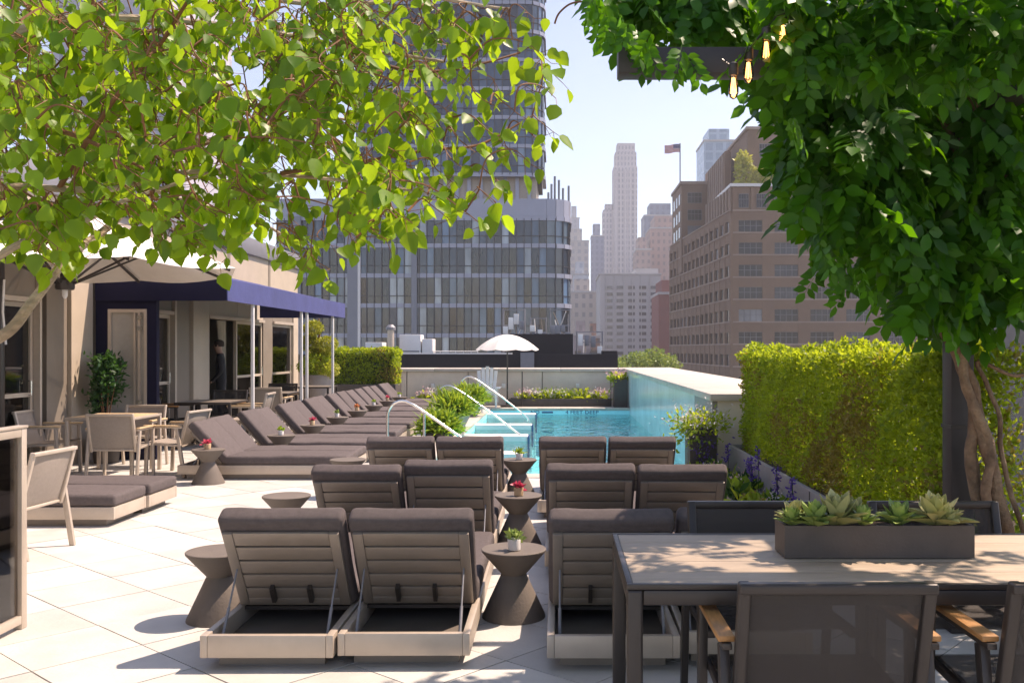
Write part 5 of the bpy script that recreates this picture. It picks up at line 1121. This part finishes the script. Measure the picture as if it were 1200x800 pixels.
at(MB().box(xc+36.2, xc+48, Yc-1, Yc-.01, GZ, zrow[4]+1).build('dark_bay', mat('dark_steel', (.045,.045,.05), .6)), bb)
# roof bush on the terrace
n = 5200; t_ = RNG.random(n); pos = np.stack([xc+1.5+17*t_, Yc+3+RNG.random(n)*3, ztop+.6+RNG.random(n)**.8*(6.2-3.2*t_)*(.75+.25*np.sin(t_*23))],1)
rb = thing('roof_garden_bush', 'yellow green bushes on the terrace of the brown building', 'bush', (xc+8, Yc+5, ztop+.5)); link('foliage', scatter('foliage', *DIA, pos-np.array(rb.location), rdir(n,(0,0,.4)), rdir(n), RNG.uniform(.5,1.0,n), L_YELLOW), rb, kind='stuff')
for i in range(5): x = xc+3+i*3; at(MB().tube([(x,Yc+4.5,ztop+.5),(x+.3,Yc+4.5,ztop+3.5)], .12, 5).build('trunk', TWIG), rb)
# flag
fk = 200/FPX; fx = (797-VX)*fk; zb_ = zf+.6; ztf = EYE-(168-VY)*fk
fl = thing('flagpole', 'flagpole with a striped flag on the roof of the brown building', 'flag', (fx, 200, zb_))
at(MB().tube([(fx,200,zb_),(fx,200,ztf)], .14, 6).build('pole', FRAME), fl)
W_, H_ = 3.3, 1.75; nx = 12
def fz(i, j): u = i/nx; return (fx-.1-W_*u*.97, 200+.18*math.sin(u*7), ztf-.15-H_*j-.28*u+.12*math.sin(u*6.5))
for s in range(13):
    vs_ = []; i0 = 0 if s >= 7 else 0
    for i in range(nx+1): vs_ += [fz(i, s/13), fz(i, (s+1)/13)]
    at(MB().add(vs_, [(2*i,2*i+1,2*i+3,2*i+2) for i in range(nx)]).build('stripe', mat('flag_red', (.55,.05,.06), .8) if s % 2 == 0 else mat('flag_white', (.75,.73,.72), .8)), fl)
vs_ = []
for i in range(6): a_ = Vector(fz(i,0)); b_ = Vector(fz(i,7/13)); vs_ += [a_-Vector((0,.03,0)), b_-Vector((0,.03,0))]
at(MB().add(vs_, [(2*i,2*i+1,2*i+3,2*i+2) for i in range(5)]).build('canton', mat('flag_blue', (.03,.04,.17), .8)), fl)
st = MB()
for r_ in range(3):
    for c_2 in range(4): q = Vector(fz(.7+c_2*1.2, .08+r_*.18)); st.box(q.x-.06,q.x+.06,q.y-.06,q.y-.04,q.z-.06,q.z+.06)
at(st.build('stars', mat('flag_white', (.75,.73,.72), .8), kind='stuff'), fl)
# roof terrace with trees below the parapet line
rt = thing('garden_roof_building', 'low building whose planted roof shows just above the parapet', 'building', (12, 100, GZ)); at(MB().box(3, 22, 90, 112, GZ, -4).build('wall', BR), rt)
for i, (px, py, lb) in enumerate(((720, 424, 'leftmost rounded treetop above the parapet'), (745, 417, 'middle treetop above the parapet'), (765, 413, 'rightmost and tallest treetop above the parapet'), (780, 420, 'small treetop beside the brown building'))):
    c = P(px, py, 98+i*2); o = thing('roof_tree', lb, 'tree', (c.x, c.y, -4), 0, 'treetops above the parapet')
    MB().tube([(0,0,0),(.1,0,2),(0,0,c.z+3)], [.18,.13,.05], 6).build('trunk', TWIG, o); n = 1500; v = rdir(n); pos = v*(RNG.random(n)**.35)[:,None]*(1.6,1.6,1.4)*(1+.25*np.sin(v[:,:1]*9)*np.sin(v[:,2:]*7))+(0,0,c.z+3.0)
    link('crown', scatter('crown', *DIA, pos, v+rdir(n), v+rdir(n,(0,0,.3),.6), RNG.uniform(.2,.42,n), L_FAR), o, kind='stuff')
# neighbouring black roof with its machinery
br = thing('black_roof_building', 'neighbouring building with black roof parapet just beyond the terrace', 'building', (-3, 45, GZ)); k = 40/FPX
def Q(px, py, Y=40): return P(px, py, Y)
x0_, x1_ = Q(300,0).x, Q(724,0).x
at(MB().box(x0_, x1_, 40.3, 52, GZ, .2).build('wall', BLACK), br); at(MB().box(x0_, x1_, 40, 40.29, GZ, Q(0,415).z).build('parapet', BLACK), br)
at(MB().box(Q(596,0).x, Q(672,0).x, 41, 43, .2, Q(0,391,41).z).build('bulkhead', BLACK), br); at(MB().box(Q(707,0).x, Q(724,0).x, 40.31, 42, .2, Q(0,411).z).build('bulkhead', BLACK), br)
at(MB().box(Q(610,0).x, Q(626,0).x, 39.9, 39.995, .55, Q(0,413).z).build('hatch', GREYCAP), br)
at(MB().box(Q(440,0).x, Q(600,0).x, 39.97, 40.32, Q(0,415).z+.001, Q(0,413.3).z).build('flashing', WHITEM), br)
for a, b, t_, lb in ((468,493,392,'large white rooftop air conditioning unit left of the umbrella'), (494.5,507,397,'small white rooftop air conditioning unit beside the larger one'), (428,448,401,'low white rooftop duct behind the far hedge')):
    o = thing('rooftop_unit', lb, 'air conditioner', (Q((a+b)/2,0,42.5).x, 43, .2)); w2 = (Q(b,0,42.5).x-Q(a,0,42.5).x)/2; hh = Q(0,t_,42.5).z-.2
    MB().box(-w2,w2,-.5,.5,0,hh).build('casing', WHITEM, o, bev=.02)
    for i in range(3): MB().box(-w2*.85, w2*.85, -.512, -.5005, hh*.2+i*hh*.2, hh*.2+i*hh*.2+.06).build('louvre', GREYCAP, o)
vpipe = thing('vent_pipe', 'round rooftop vent pipe with dark cap above the far hedge', 'vent', (Q(458,0,42).x, 42, .2)); h_ = Q(0,384,42).z-.2
MB().lathe([(.15,0),(.15,h_-.1)], 14).build('pipe', TAUPE_L, vpipe, smooth=True); MB().lathe([(.22,h_-.0995),(.22,h_+.02),(.1,h_+.14)], 14).build('cap', GREYCAP, vpipe)
rg = thing('rooftop_railing', 'thin pale railing on the black roof left of the umbrella', 'railing', (Q(540,0,42).x, 42, .2))
for z in (.95, 1.2): at(MB().tube([Q(507,0,42)*1+Vector((0,0,z+.2-Q(507,0,42).z)), Q(560,0,42)+Vector((0,0,z+.2-Q(560,0,42).z))], .025, 6).build('rail', WHITEM), rg)
for px in (507, 516, 525, 534, 543, 552, 560): x = Q(px,0,42).x; at(MB().tube([(x,42,.2),(x,42,1.4)], .022, 6).build('post', WHITEM), rg)
rnd = random.Random(3)
for gi, (pxa, pxb, ytop, lb) in enumerate(((590, 615, 362, 'steel frame with white antenna panels left on the bulkhead'), (622, 640, 372, 'cluster of rooftop antennas in the middle of the bulkhead'), (645, 668, 362, 'steel frame with white antenna panels at the glass block corner'), (676, 706, 388, 'tangle of pale pipes and struts right of the black bulkhead'))):
    Y = 46; x0_, x1_ = Q(pxa,0,Y).x, Q(pxb,0,Y).x; zt = Q(0,ytop,Y).z; o = thing('antenna_frame', lb, 'antenna', ((x0_+x1_)/2, Y, .2), 0, 'rooftop antennas'); w2 = (x1_-x0_)/2; hh = zt-.2
    for sx in (-1, 1):
        for yy in (-.4, .4): MB().tube([(sx*w2, yy, 0), (sx*w2, yy, hh)], .03, 6).build('upright', GREYCAP, o)
    for i in range(7): a_ = (rnd.uniform(-w2,w2), rnd.uniform(-.4,.4), rnd.uniform(0,hh)); b_ = (rnd.uniform(-w2,w2), rnd.uniform(-.4,.4), rnd.uniform(0,hh)); MB().tube([a_, b_], .025, 5).build('brace', rnd.choice((GREYCAP, WHITEM, TAUPE)), o)
    for z in (.25, .5, .75, .98): MB().bar((-w2,-.4,hh*z),(w2,-.4,hh*z),.05,.05).build('crossbar', GREYCAP, o)
    for i in range(4): x = -w2+2*w2*(i+.5)/4; z = hh*rnd.uniform(.55,.8); MB().box(x-.12, x+.12, -.55, -.45, z-.1, z+rnd.uniform(.2,.5)).build('antenna_panel', rnd.choice((WHITEM, WHITE, GREYCAP)), o, bev=.01)
    for i in range(5): x = rnd.uniform(-w2,w2); z = hh*rnd.uniform(.1,.5); MB().box(x-.15, x+.15, -.35, rnd.uniform(-.2,.2), z, z+rnd.uniform(.15,.4)).build('equipment_box', rnd.choice((TAUPE, GREYCAP, CHAR, WHITEM)), o)

# ---------------------------------------------------------------- air
hz = MB().box(-260, 260, -40, 720, -36, 175).build('haze', None, kind='stuff')
hm_ = bpy.data.materials.new('haze'); hm_.use_nodes = True; N = hm_.node_tree.nodes; N.remove(N['Principled BSDF']); pv = N.new('ShaderNodeVolumePrincipled')
pv.inputs['Color'].default_value = (.93,.95,1,1); pv.inputs['Density'].default_value = .0005; pv.inputs['Anisotropy'].default_value = .3
hm_.node_tree.links.new(pv.outputs[0], N['Material Output'].inputs['Volume']); hz.data.materials.clear(); hz.data.materials.append(hm_)
